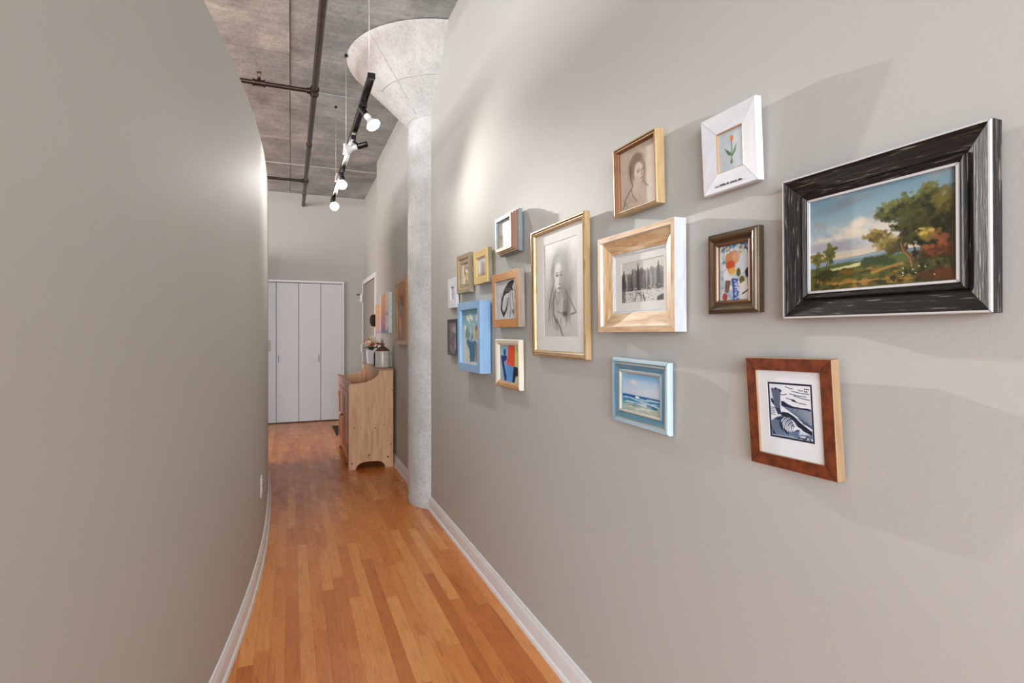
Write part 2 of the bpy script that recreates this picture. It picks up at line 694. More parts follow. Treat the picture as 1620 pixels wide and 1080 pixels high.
def spr_tee(b):
    tube(b, (-0.395 - 0.04, 0, 0), (-0.395 + 0.04, 0, 0), 0.0225, seg=16)
    tube(b, (-0.395 - 0.044, 0, 0), (-0.395 - 0.03, 0, 0), 0.027, seg=16)
    tube(b, (-0.395 + 0.03, 0, 0), (-0.395 + 0.044, 0, 0), 0.027, seg=16)
    tube(b, (-0.395, 0, 0), (-0.395, 0, 0.035), 0.014, seg=12)


st = pp('sprinkler_tee', spr_tee, M_PIPE)


def spr(b):
    c = (-0.395, 0)
    tube(b, (c[0], 0, 0.035), (c[0], 0, 0.048), 0.009, seg=10)
    for s in (-1, 1):
        path(b, [(c[0] + s * 0.008, 0, 0.046), (c[0] + s * 0.014, 0, 0.058), (c[0] + s * 0.010, 0, 0.070), (c[0], 0, 0.077)], 0.0028, 6)
    lathe(b, [(0.006, 0.076), (0.019, 0.078), (0.019, 0.081), (0.004, 0.083)], Matrix.Translation((c[0], 0, 0)), 14)


bm = bmesh.new()
spr(bm)
bobj('sprinkler', bm, M_BRASS, st, True, 35)
for y in (-2.2, 1.3, 3.4):
    def hang(b, y=y):
        lathe(b, [(0.0245, -0.008), (0.029, -0.008), (0.029, 0.008), (0.0245, 0.008)], Matrix.Translation((0, y, 0)) @ Matrix.Rotation(PI / 2, 4, 'X'), 20, caps=False)
        tube(b, (0, y, 0.027), (0, y, HC - 3.20 - 0.012), 0.004, seg=8)
    pp('hanger', hang, M_PIPE)

bm = bmesh.new()
tube(bm, (-2.0, 0, 0), (0.575, 0, 0), 0.006, seg=8)
cd = bobj('conduit', bm, M_CABLE, None, True, 35)
cd.location = (0.465, 7.15, HC - 0.0165)
cd.location.x = 0.47
tag(cd, 'thin pale conduit running across the ceiling near the closet', 'conduit')

# ------------------------------------------------------------------ track lighting
TX, TZ = 0.378, 2.60
track = tag(empty('light_track', (TX, 4.2, TZ)), 'black lighting track hung from the ceiling on steel cables', 'light track')
bm = bmesh.new()
y0, y1 = 2.84 - 4.2, 5.62 - 4.2
box(bm, (-0.017, y0, -0.012), (-0.012, y1, 0.014))
box(bm, (0.012, y0, -0.012), (0.017, y1, 0.014))
box(bm, (-0.017, y0, 0.009), (0.017, y1, 0.014))
box(bm, (-0.012, y0 + 0.004, 0.002), (0.012, y1 - 0.004, 0.009))
bobj('rail', bm, M_BLACK, track)
bm = bmesh.new()
box(bm, (-0.019, y0 - 0.012, -0.014), (0.019, y0 + 0.004, 0.016), 0, 0.002)
bobj('end_cap', bm, M_BLACK, track)
bm = bmesh.new()
box(bm, (-0.019, y1 - 0.004, -0.014), (0.019, y1 + 0.012, 0.016), 0, 0.002)
bobj('end_cap', bm, M_BLACK, track)
for yc in (2.92, 4.21, 5.2):
    bm = bmesh.new()
    tube(bm, (0, yc - 4.2, 0.014), (0, yc - 4.2, HC - TZ - 0.012), 0.0019, seg=8)
    cb = bobj('cable', bm, M_CABLE, track, True)
    bm = bmesh.new()
    tube(bm, (0, yc - 4.2, HC - TZ - 0.028), (0, yc - 4.2, HC - TZ - 0.010), 0.011, seg=14)
    bobj('cable_mount', bm, M_BLACK, cb, True, 35)
    bm = bmesh.new()
    tube(bm, (0, yc - 4.2, 0.0142), (0, yc - 4.2, 0.03), 0.006, seg=10)
    bobj('cable_grip', bm, M_BLACK, cb, True, 35)
for yc in (4.02, 4.78):  # white pieces stand in for glare on the track's left side
    bm = bmesh.new()
    prism(bm, [(-0.10, -0.012), (0.0, -0.026), (0.10, -0.010), (0.06, 0.02), (-0.06, 0.022)], Matrix.Translation((-0.034, yc - 4.2, 0)) @ Matrix.Rotation(PI / 2, 4, 'Z') @ Matrix.Translation((0, -0.014, 0)), 0.012)
    bobj('glare_piece', bm, M_LAMPWHITE, track)


def track_head(label, y, pivot, aim, power, spot=110, blend=0.6):
    root = empty('track_light', (TX, y, TZ - 0.012))
    tag(root, label, 'track light', 'spotlights clipped to the black track')
    off = Vector((TX, y, TZ - 0.012))
    pv = Vector(pivot) - off
    aim = Vector(aim).normalized()
    R = aim.to_track_quat('Z', 'Y').to_matrix().to_4x4()
    M = Matrix.Translation(pv) @ R
    bm = bmesh.new()
    box(bm, (-0.015, -0.045, -0.030), (0.015, 0.045, -0.0005), 0, 0.003)
    bobj('adapter', bm, M_BLACK, root)
    bm = bmesh.new()
    path(bm, [(0, 0, -0.02), (pv.x * 0.3, pv.y * 0.3, -0.03), tuple(pv * 0.75), tuple(pv)], [0.010, 0.009, 0.008, 0.008], 10)
    bobj('arm', bm, M_BLACK, root, True, 40)
    bm = bmesh.new()
    lathe(bm, [(0.014, -0.062), (0.0185, -0.058), (0.0185, 0.006), (0.021, 0.008)], M, 20)
    sk = bobj('socket', bm, M_BLACK, root, True, 35)
    bm = bmesh.new()
    tube(bm, M @ Vector((0.0187, 0, -0.05)), M @ Vector((0.0187, 0, 0.0)), 0.0022, seg=6)
    bobj('trim_line', bm, M_CHROME, sk, True)
    bm = bmesh.new()
    lathe(bm, [(0.017, 0.008), (0.0185, 0.012), (0.0175, 0.030), (0.015, 0.040)], M, 20)
    bobj('collar', bm, M_LAMPWHITE, root, True, 35)
    bm = bmesh.new()
    lathe(bm, [(0.014, 0.038), (0.016, 0.046), (0.026, 0.060), (0.036, 0.076), (0.0385, 0.084)], M, 28)
    bl = bobj('bulb', bm, M_BULBSIDE, root, True, 35)
    bm = bmesh.new()
    lathe(bm, [(0.0385, 0.0842), (0.037, 0.0875), (0.026, 0.0905), (0.012, 0.092), (0.002, 0.0925)], M, 28)
    bobj('bulb_face', bm, M_BULB, bl, True, 60)
    l = bpy.data.lights.new('bulb_light', 'SPOT')
    l.energy = power
    l.color = LAMP
    l.spot_size = math.radians(spot)
    l.spot_blend = blend
    l.shadow_soft_size = 0.022
    lo = bpy.data.objects.new('bulb_light', l)
    COL.objects.link(lo)
    lo.parent = root
    p = pv + aim * 0.112
    lo.matrix_local = Matrix.Translation(p) @ (-aim).to_track_quat('Z', 'Y').to_matrix().to_4x4()
    return root


track_head('nearest track spotlight, glowing and tilted towards the gallery wall', 3.16, (0.385, 3.12, 2.515), (0.434, -0.42, -0.797), LAMP_W['near'], 150, 1.0)
track_head('second track spotlight from the front, turned towards the curved wall', 3.72, (0.415, 3.73, 2.535), (-0.90, 0.33, -0.28), LAMP_W['left'], 120)
track_head('third track spotlight from the front, glowing straight at the viewer', 4.60, (0.385, 4.60, 2.53), (-0.12, -0.80, -0.58), LAMP_W['mid'], 140, 1.0)
track_head('farthest and lowest track spotlight, brightest, facing down the hallway', 5.50, (0.38, 5.50, 2.52), (0.02, -0.97, -0.205), LAMP_W['far'], 21.5, 1.0)

# ------------------------------------------------------------------ painting toolkit (pictures are flat art)


class Pic:
    def __init__(self, w, h, n, bg, seed=1):
        self.asp = w / h
        self.nx, self.ny = max(8, int(n * self.asp)), n
        u = (np.arange(self.nx) + 0.5) / self.nx
        v = (np.arange(self.ny) + 0.5) / self.ny
        self.u, self.v = np.meshgrid(u, v)
        self.c = np.zeros((self.ny, self.nx, 3)) + np.array(bg, float) / 255
        self.rs = np.random.RandomState(seed)
        self.px = 1.0 / n

    def col(self, mask, col, alpha=1.0):
        m = np.clip(mask * alpha, 0, 1)[..., None]
        self.c = self.c * (1 - m) + np.array(col, float) / 255 * m

    def grad(self, stops):
        vv = self.v
        r = np.stack([np.interp(vv, [s[0] for s in stops], [s[1][k] / 255 for s in stops]) for k in range(3)], -1)
        self.c = r

    def noise(self, su, sv, oct=4, seed=0):
        rs = np.random.RandomState(seed)
        out = np.zeros_like(self.u)
        amp, tot = 1.0, 0.0
        for o in range(oct):
            gu, gv = max(2, int(su * 2 ** o)), max(2, int(sv * 2 ** o))
            g = rs.rand(gv + 2, gu + 2)
            x, y = self.u * gu, self.v * gv
            i, j = x.astype(int), y.astype(int)
            fx, fy = x - i, y - j
            fx, fy = fx * fx * (3 - 2 * fx), fy * fy * (3 - 2 * fy)
            out += amp * ((g[j, i] * (1 - fx) + g[j, i + 1] * fx) * (1 - fy) + (g[j + 1, i] * (1 - fx) + g[j + 1, i + 1] * fx) * fy)
            tot += amp
            amp *= 0.55
        return out / tot

    def ell(self, cx, cy, rx, ry, col, alpha=1.0, soft=0.15, rot=0.0, rag=0.0, seed=0, f=10):
        x, y = (self.u - cx) * self.asp, self.v - cy
        c, s = math.cos(rot), math.sin(rot)
        d = np.sqrt(((x * c + y * s) / rx) ** 2 + ((-x * s + y * c) / ry) ** 2)
        if rag:
            d = d + (self.noise(f * self.asp, f, 4, seed) - 0.5) * rag
        m = np.clip((1 - d) / max(soft, 1e-3) + 0.5, 0, 1)
        self.col(m, col, alpha)
        return m

    def poly(self, pts, col, alpha=1.0, wob=0.0, seed=0):
        uu, vv = self.u, self.v
        if wob:
            uu = uu + (self.noise(8, 8, 3, seed) - 0.5) * wob
            vv = vv + (self.noise(8, 8, 3, seed + 1) - 0.5) * wob
        ins = np.zeros(uu.shape, bool)
        n = len(pts)
        for i in range(n):
            (x0, y0), (x1, y1) = pts[i], pts[(i + 1) % n]
            if y0 == y1:
                continue
            cond = (y0 > vv) != (y1 > vv)
            ins ^= cond & (uu < (x1 - x0) * (vv - y0) / (y1 - y0) + x0)
        self.col(ins.astype(float), col, alpha)
        return ins

    def line(self, pts, w, col, alpha=1.0, soft=None):
        """w may taper: (w0, w1); in picture heights"""
        best = np.zeros_like(self.u)
        n = len(pts) - 1
        soft = soft or self.px
        for i in range(n):
            (x0, y0), (x1, y1) = pts[i], pts[i + 1]
            ax, ay = (x1 - x0) * self.asp, y1 - y0
            px, py = (self.u - x0) * self.asp, self.v - y0
            L = ax * ax + ay * ay + 1e-9
            t = np.clip((px * ax + py * ay) / L, 0, 1)
            d = np.hypot(px - t * ax, py - t * ay)
            ww = w if not isinstance(w, tuple) else w[0] + (w[1] - w[0]) * (i + t) / n
            best = np.maximum(best, np.clip((ww - d) / soft + 0.5, 0, 1))
        self.col(best, col, alpha)
        return best

    def arc(self, cx, cy, rx, ry, t0, t1, w, col, alpha=1.0, k=10):
        pts = [(cx + rx * math.cos(t) / self.asp, cy + ry * math.sin(t)) for t in np.linspace(t0, t1, k)]
        self.line(pts, w, col, alpha)


def landscape(P):
    P.grad([(0, (104, 138, 152)), (0.3, (142, 168, 176)), (0.55, (172, 178, 180)), (0.66, (206, 188, 164)), (0.7, (120, 150, 170)), (1, (60, 50, 24))])
    n = P.noise(4, 7, 5, 3)
    P.col(np.clip((n - 0.5) * 5, 0, 1) * (P.v < 0.6), (150, 150, 154), 0.8)
    n2 = P.noise(5, 6, 5, 9)
    P.col(np.clip((n2 - 0.52) * 6, 0, 1) * np.clip((0.62 - P.v) * 6, 0, 1) * np.clip((P.v - 0.2) * 5, 0, 1), (214, 204, 186), 0.85)
    for cx, cy, r in ((0.37, 0.36, 0.05), (0.40, 0.33, 0.045), (0.33, 0.43, 0.05), (0.41, 0.44, 0.05), (0.24, 0.45, 0.04)):
        P.ell(cx, cy, r * 1.4, r, (218, 206, 184), 0.75, 0.9, rag=0.7, seed=int(cx * 100), f=14)
    P.ell(0.15, 0.53, 0.3, 0.05, (140, 144, 158), 0.6, 0.9, rag=0.5, seed=4)
    P.ell(0.30, 0.10, 0.35, 0.05, (120, 126, 132), 0.6, 0.9, rot=-0.15, rag=0.6, seed=6)
    # distance
    P.poly([(0, .69), (.25, .685), (.42, .66), (.55, .645), (.62, .67), (1, .66), (1, .8), (0, .8)], (132, 148, 160), 0.9, 0.02, 2)
    P.poly([(.18, .72), (.35, .695), (.5, .69), (.62, .66), (1, .66), (1, .8), (.15, .8)], (104, 124, 128), 0.9, 0.02, 5)
    P.poly([(0, .755), (.2, .735), (.4, .72), (.6, .70), (1, .70), (1, 1), (0, 1)], (84, 98, 52), 1, 0.03, 8)
    P.poly([(.16, .775), (.4, .74), (.43, .75), (.42, .77), (.18, .80)], (200, 196, 140), 1, 0.02, 3)
    n = P.noise(14, 22, 4, 5)
    P.col((P.v > 0.78) * np.clip((P.v - 0.76) * 8, 0, 1) * (0.5 + n * 0.5), (88, 70, 28), 0.85)
    P.col((P.v > 0.80) * np.clip((n - 0.52) * 7, 0, 1), (168, 124, 54), 0.7)
    P.col((P.v > 0.78) * np.clip((P.noise(18, 26, 4, 12) - 0.5) * 7, 0, 1), (44, 46, 20), 0.85)
    for i in range(16):
        r = P.rs
        P.ell(0.25 + 0.5 * r.rand(), 0.80 + 0.1 * r.rand(), 0.05, 0.025, (70 + 40 * r.rand(), 84, 34), 0.7, 0.8, rag=1.0, seed=i)
    for cx, cy in ((.47, .735), (.52, .75), (.44, .75), (.56, .74), (.60, .77)):
        P.ell(cx, cy, 0.055, 0.045, (54, 66, 34), 0.95, 0.5, rag=0.9, seed=int(cx * 97), f=16)
    for i in range(7):
        P.line([(0.14 + 0.05 * i, 0.93 + 0.008 * (i % 3)), (0.22 + 0.05 * i, 0.925 + 0.01 * (i % 2))], 0.008, (178, 128, 62), 0.7, 0.012)
    P.line([(0.48, .86), (.58, .82), (.68, .80)], 0.012, (186, 140, 62), 0.8, 0.02)
    # left trees
    for x0, y0, x1 in ((.05, .9, .06), (.08, .9, .07), (.115, .91, .15), (.15, .88, .165)):
        P.line([(x0, y0), (x1, .66)], (0.007, 0.004), (60, 46, 26))
    for k in range(90):
        r = P.rs
        cx, cy = (r.normal(.055, .028), r.normal(.645, .035)) if k % 2 else (r.normal(.16, .022), r.normal(.62, .045))
        g = r.rand()
        P.ell(cx, cy, 0.024, 0.018, (62 + 60 * g, 72 + 40 * g, 34 + 20 * g), 0.9, 0.4, rag=1.2, seed=k, f=30)
    # dark wood at right
    P.ell(1.0, .62, 0.30, 0.42, (46, 42, 20), 1, 0.3, rag=0.7, seed=21, f=9)
    P.ell(.93, .85, 0.25, 0.16, (54, 44, 20), 0.9, 0.4, rag=0.8, seed=22)
    # trunk
    P.line([(.745, .84), (.735, .76), (.69, .68), (.675, .60), (.68, .52), (.66, .45), (.6, .43)], (0.03, 0.006), (112, 84, 52))
    P.line([(.742, .84), (.732, .76), (.688, .68), (.672, .60)], (0.012, 0.006), (182, 150, 104))
    P.line([(.76, .83), (.765, .72), (.755, .66)], (0.014, 0.008), (70, 52, 32))
    P.line([(.70, .66), (.74, .55), (.78, .42)], (0.014, 0.005), (90, 70, 42))
    r = np.random.RandomState(5)

    def foliage(cx, cy, sx, sy, n, dark, light, k0=0):
        n = int(n * 3.2)
        for k in range(n):
            x, y = r.normal(cx, sx), r.normal(cy, sy)
            g = np.clip(0.30 + (cy - y) / (3.0 * sy) + (cx - x) / (5 * sx) + r.normal(0, .3) + 0.25 * k / n, 0, 1)
            c = tuple(dark[i] + (light[i] - dark[i]) * g for i in range(3))
            rr = (0.030 if k < n * 0.3 else 0.015) * (0.6 + 0.8 * r.rand())
            P.ell(x, y, rr * 1.5, rr, c, 0.8, 0.6, rag=2.0, seed=k0 + k, f=44, rot=r.normal(0, .5))
    foliage(.72, .27, .058, .055, 34, (30, 36, 18), (104, 110, 54), 100)
    foliage(.60, .29, .038, .03, 14, (36, 42, 22), (114, 116, 58), 150)
    foliage(.85, .19, .032, .03, 14, (34, 40, 20), (104, 106, 52), 180)
    foliage(.73, .41, .055, .06, 34, (24, 28, 14), (74, 80, 38), 200)
    foliage(.53, .50, .045, .018, 18, (70, 62, 28), (142, 124, 66), 260)
    foliage(.61, .60, .045, .04, 20, (66, 60, 28), (156, 138, 76), 300)
    foliage(.80, .52, .05, .08, 34, (22, 24, 12), (70, 68, 30), 340)
    foliage(.94, .36, .03, .08, 28, (30, 30, 14), (104, 96, 44), 380)
    foliage(.84, .56, .022, .025, 8, (110, 92, 38), (196, 166, 78), 420)
    foliage(.91, .69, .045, .03, 16, (70, 38, 20), (136, 80, 46), 440)
    foliage(.80, .86, .09, .035, 26, (30, 34, 16), (90, 90, 44), 460)
    P.line([(.745, .84), (.735, .76), (.69, .68), (.675, .60), (.68, .52)], (0.018, 0.006), (88, 66, 44))
    P.line([(.740, .84), (.730, .76), (.686, .68), (.670, .60)], (0.006, 0.003), (166, 136, 96), .8, .01)
    P.ell(.95, .93, 0.22, 0.05, (120, 60, 28), 0.6, 0.8, rag=0.7, seed=31)
    for k in range(9):
        P.ell(.68 + .22 * r.rand(), .84 + .1 * r.rand(), 0.007, 0.006, (214, 208, 180), 0.9, 0.4)
    P.col(np.clip((P.u - 0.955) * 30, 0, 1), (50, 32, 16), 0.6)


def sepia_lady(P):
    n = P.noise(6, 6, 4, 1)
    P.c = P.c * (0.93 + 0.12 * n[..., None])
    D = (88, 70, 54)
    P.ell(.44, .36, .21, .235, (140, 116, 92), 0.75, 0.5, rot=0.2)
    P.ell(.46, .25, .17, .13, (150, 124, 96), 0.8, 0.5)
    P.poly([(.36, .62), (.52, .62), (.60, .76), (.85, .84), (.9, 1), (.1, 1), (.16, .82), (.30, .74)], (206, 188, 166), 0.95, 0.05)
    P.ell(.51, .45, .125, .175, (222, 205, 184), 1, 0.25, rot=-0.12)
    P.ell(.44, .62, .09, .12, (212, 194, 172), 0.9, 0.4)
    for t in range(12):
        P.arc(.45, .33, .20 - .011 * t, .21 - .012 * t, 2.4, 5.6, 0.004, D, 0.4, 14)
    P.line([(.33, .30), (.28, .42), (.31, .55), (.34, .63), (.26, .70), (.14, .80), (.06, .95)], 0.011, D, 0.7, 0.03)
    P.line([(.66, .33), (.67, .45), (.62, .60), (.68, .68), (.74, .72)], 0.011, D, 0.55, 0.04)
    P.line([(.30, .68), (.34, .80), (.44, .90)], 0.011, D, 0.55, 0.03)
    P.line([(.47, .435), (.53, .425)], 0.008, (70, 52, 40), 0.9, 0.012)
    P.line([(.45, .405), (.54, .39)], 0.005, D, 0.7, 0.01)
    P.line([(.595, .42), (.635, .41)], 0.008, (70, 52, 40), 0.9, 0.012)
    P.line([(.57, .42), (.59, .49), (.565, .505)], 0.006, D, 0.7, 0.01)
    P.line([(.54, .555), (.60, .545)], 0.008, (120, 80, 66), 0.9, 0.012)
    P.ell(.58, .61, .04, .02, (170, 148, 126), 0.6, 0.8)
    P.ell(.63, .52, .04, .13, (170, 146, 122), 0.5, 0.8)
    for k in range(26):
        x = P.rs.rand() * .5
        P.line([(x, .72 + .2 * P.rs.rand()), (x + .14, .86 + .14 * P.rs.rand())], 0.003, D, 0.22)


def tulip(P):
    P.c = P.c * (0.97 + 0.06 * P.noise(5, 5, 3, 2)[..., None])
    P.line([(.53, .27), (.53, .5), (.50, .78)], 0.012, (98, 138, 92))
    P.poly([(.50, .58), (.24, .40), (.36, .60), (.50, .66)], (84, 132, 96), 1)
    P.poly([(.52, .62), (.72, .36), (.68, .56), (.53, .68)], (104, 142, 88), 1)
    P.ell(.54, .22, .055, .075, (222, 128, 70), 1, 0.3)
    P.ell(.50, .21, .03, .065, (232, 150, 92), 1, 0.4, rot=0.2)
    P.ell(.50, .80, .04, .05, (96, 128, 82), 1, 0.3)


def skyline(P):
    n = P.noise(10, 10, 4, 3)
    P.c = P.c * (0.95 + 0.07 * n[..., None])
    r = np.random.RandomState(8)
    for k in range(60):
        x = r.rand()
        hh = 0.30 + 0.22 * r.rand()
        w = 0.018 + .02 * r.rand()
        g = 70 + 90 * r.rand()
        P.poly([(x - w, .72), (x - w, .72 - hh), (x - w * .4, .72 - hh), (x - w * .4, .70 - hh), (x + w * .3, .70 - hh), (x + w * .3, .72 - hh), (x + w, .72 - hh), (x + w, .72)], (g, g * .97, g * .94), 0.75)
        for q in range(4):
            P.line([(x - w * .6, .74 - hh + .06 * q), (x + w * .6, .74 - hh + .06 * q)], 0.005, (200, 196, 190), 0.45)
    for x, top, w in ((.42, .05, .03), (.88, .08, .04), (.07, .26, .05), (.58, .28, .03), (.66, .27, .028), (.26, .33, .025)):
        P.poly([(x - w * 1.1, .72), (x - w, top + .25), (x - w * .5, top + .12), (x - .004, top), (x + .004, top), (x + w * .5, top + .12), (x + w, top + .25), (x + w * 1.4, .72)], (72, 68, 66), 0.9, 0.01)
    for k in range(420):
        x, y = r.rand(), .62 + .42 * r.rand()
        g = 50 + 160 * (r.rand() > .45)
        P.line([(x, y), (x + .03 * r.rand(), y)], 0.007, (g, g * .98, g * .95), 0.75)
    P.ell(.72, .80, .16, .05, (206, 202, 194), 0.7, 0.6, rag=0.9, seed=3)
    P.ell(.42, .95, .10, .12, (214, 210, 202), 0.9, 0.3)
    P.arc(.42, .95, .12, .17, 3.2, 6.2, 0.012, (50, 46, 44))
    P.line([(.54, .84), (.58, .99)], 0.018, (36, 33, 32))
    P.poly([(.0, .30), (.1, .30), (.1, 1), (0, 1)], (70, 66, 64), 0.55)
    P.poly([(.86, .9), (1, .84), (1, 1), (.84, 1)], (46, 42, 40), 0.8)


def collage(P):
    r = np.random.RandomState(4)
    for k in range(150):
        c = [(70, 110, 166), (200, 206, 206), (222, 196, 120), (40, 66, 130), (228, 224, 214), (120, 160, 180)][r.randint(6)]
        P.ell(r.rand(), r.rand() * .34, .035, .03, c, 0.9, 0.4, rot=r.rand() * 3)
    for k in range(90):
        c = [(206, 210, 210), (226, 226, 220), (176, 192, 206), (150, 170, 190)][r.randint(4)]
        P.ell(r.rand(), .32 + r.rand() * .66, .05, .045, c, 0.9, 0.4)
    P.ell(.80, .33, .19, .15, (206, 214, 218), 1, 0.2, rag=.3, seed=1)
    P.ell(.42, .24, .16, .12, (198, 138, 98), 1, 0.2, rag=.4, seed=2)
    P.ell(.55, .22, .09, .09, (214, 164, 124), 0.9, 0.3)
    P.ell(.36, .36, .11, .08, (196, 84, 48), 1, 0.3, rag=.4, seed=4)
    P.ell(.40, .47, .10, .06, (222, 170, 78), 1, 0.3, rag=.3, seed=5)
    P.ell(.22, .55, .07, .10, (220, 224, 228), 1, 0.2)
    P.ell(.62, .51, .05, .075, (86, 92, 46), 1, 0.2)
    P.ell(.73, .65, .06, .07, (110, 96, 44), 1, 0.2)
    P.ell(.93, .53, .07, .09, (22, 30, 58), 1, 0.2)
    P.poly([(.20, .62), (.36, .64), (.30, .86), (.16, .84)], (124, 96, 84), 1, 0.03)
    P.ell(.17, .93, .06, .07, (170, 74, 70), 1, 0.3)
    P.poly([(.38, .60), (.60, .62), (.64, 1), (.46, 1)], (66, 92, 160), 1, 0.04)
    for k in range(40):
        P.ell(.5 + .13 * r.rand(), .64 + .34 * r.rand(), .014, .014, (206, 214, 222), 0.9, 0.4)
    P.poly([(.68, .72), (1, .62), (1, 1), (.64, 1)], (222, 220, 214), 1, 0.03)
    P.line([(.74, .9), (.96, .82)], 0.012, (60, 56, 60))
    P.ell(.96, .70, .05, .06, (206, 160, 120), 0.8, 0.6)


def seascape(P):
    P.grad([(0, (120, 176, 216)), (0.25, (178, 204, 224)), (0.5, (202, 212, 226)), (0.58, (184, 204, 222)), (0.585, (22, 84, 142)), (0.68, (44, 126, 176)), (0.78, (116, 168, 184)), (0.88, (164, 178, 158)), (1, (196, 190, 162))])
    n = P.noise(4, 4, 5, 3)
    P.col(np.clip((n - .5) * 6, 0, 1) * (P.v < .55), (226, 222, 222), 0.8)
    P.ell(.30, .24, .16, .06, (232, 222, 214), 0.8, 0.9, rag=.8, seed=2)
    n = P.noise(5, 26, 4, 5)
    P.col(np.clip((n - .52) * 8, 0, 1) * (P.v > .62), (224, 232, 232), 0.75)
    n = P.noise(6, 30, 4, 9)
    P.col(np.clip((n - .55) * 8, 0, 1) * (P.v > .60) * (P.v < .86), (26, 96, 140), 0.7)
    P.ell(.40, .625, .10, .035, (240, 242, 240), 1, 0.5, rag=.8, seed=4)
    P.line([(.02, .68), (.2, .66), (.5, .72), (.8, .76), (1, .80)], 0.014, (236, 240, 238), 0.9, 0.02)
    P.line([(.1, .78), (.4, .78), (.6, .84)], 0.009, (232, 238, 234), 0.8, 0.02)


def linocut(P):
    W, N = (224, 230, 236), (26, 36, 56)
    P.poly([(0, 0), (1, 0), (1, 1), (0, 1)], N)
    P.poly([(.035, .028), (.965, .028), (.965, .972), (.035, .972)], W)
    P.poly([(.05, .04), (.95, .04), (.95, .96), (.05, .96)], W)
    # sky strokes
    for x0, y0, x1, y1 in ((.42, .07, .58, .10), (.55, .14, .92, .17), (.50, .19, .86, .22), (.6, .22, .93, .27), (.42, .27, .60, .29), (.55, .31, .85, .35), (.30, .22, .44, .20), (.7, .11, .8, .12)):
        P.line([(x0, y0), ((x0 + x1) / 2, (y0 + y1) / 2 + .008), (x1, y1)], 0.006, N)
    P.ell(.58, .30, .06, .012, N, 1, .2, rot=.25)
    for k in range(5):
        P.ell(.84 + .035 * (k % 3), .09 + .04 * (k // 3), .014, .014, N)
    # headland and sea
    P.poly([(.30, .33), (.36, .33), (.45, .375), (.58, .41), (.95, .42), (.95, .46), (.30, .42)], N)
    for k in range(15):
        y = .43 + .017 * k
        P.line([(.34 + .035 * k, y), (.62 + .01 * k, y + .012), (.95, y + .018 + .004 * k)], 0.006, (52, 74, 104))
    # rock
    P.poly([(.08, .14), (.11, .11), (.15, .13), (.17, .10), (.22, .10), (.24, .12), (.28, .11), (.34, .15), (.30, .18), (.28, .35), (.27, .47), (.30, .56), (.22, .58), (.17, .50), (.14, .42), (.07, .36), (.06, .30), (.11, .30), (.09, .22)], (40, 54, 80), 1, 0.02)
    for k in range(6):
        x = .115 + .03 * k
        P.line([(x, .14), (x + .02, .28), (x + .045, .46)], 0.004, (186, 200, 216), 0.9)
    P.line([(.08, .14), (.10, .22), (.12, .32)], 0.005, W)
    for k in range(5):
        P.line([(.05, .46 + .03 * k), (.15, .465 + .032 * k)], 0.005, N)
    # wave
    P.poly([(.26, .55), (.34, .52), (.46, .53), (.58, .58), (.72, .68), (.95, .80), (.95, .87), (.78, .82), (.62, .76), (.52, .66), (.42, .60), (.30, .60)], N)
    P.poly([(.62, .60), (.95, .76), (.95, .70), (.75, .62)], (60, 82, 112), .8)
    P.ell(.36, .80, .30, .20, (44, 62, 92), 1, 0.1)
    P.poly([(.05, .70), (.30, .62), (.5, .9), (.95, .86), (.95, .96), (.05, .96)], (44, 62, 92))
    P.poly([(.28, .68), (.36, .61), (.47, .61), (.57, .67), (.64, .75), (.76, .80), (.62, .80), (.54, .85), (.42, .87), (.32, .80)], W, 1, .02)
    for k in range(8):
        P.arc(.60, .80, .06 + .034 * k, .05 + .026 * k, 2.3, 4.3, (0.004, 0.011), N if k % 2 else (110, 130, 158))
    for k in range(9):
        P.arc(.50, .74, .26 + .02 * k, .19 + .014 * k, 1.4, 3.4, 0.0045, (170, 188, 208), .8)
    for k in range(7):
        P.line([(.45, .86 + .012 * k), (.7, .83 + .018 * k), (.95, .87 + .013 * k)], 0.004, (150, 172, 196), .8)
    r = np.random.RandomState(3)
    for k in range(16):
        P.ell(.66 + .28 * r.rand(), .90 + .06 * r.rand(), .018, .014, W if k % 2 else N)
    P.col(((P.u < .045) | (P.u > .955) | (P.v < .035) | (P.v > .965)).astype(float), N)
    P.line([(.07, .955), (.62, .955)], 0.004, W)


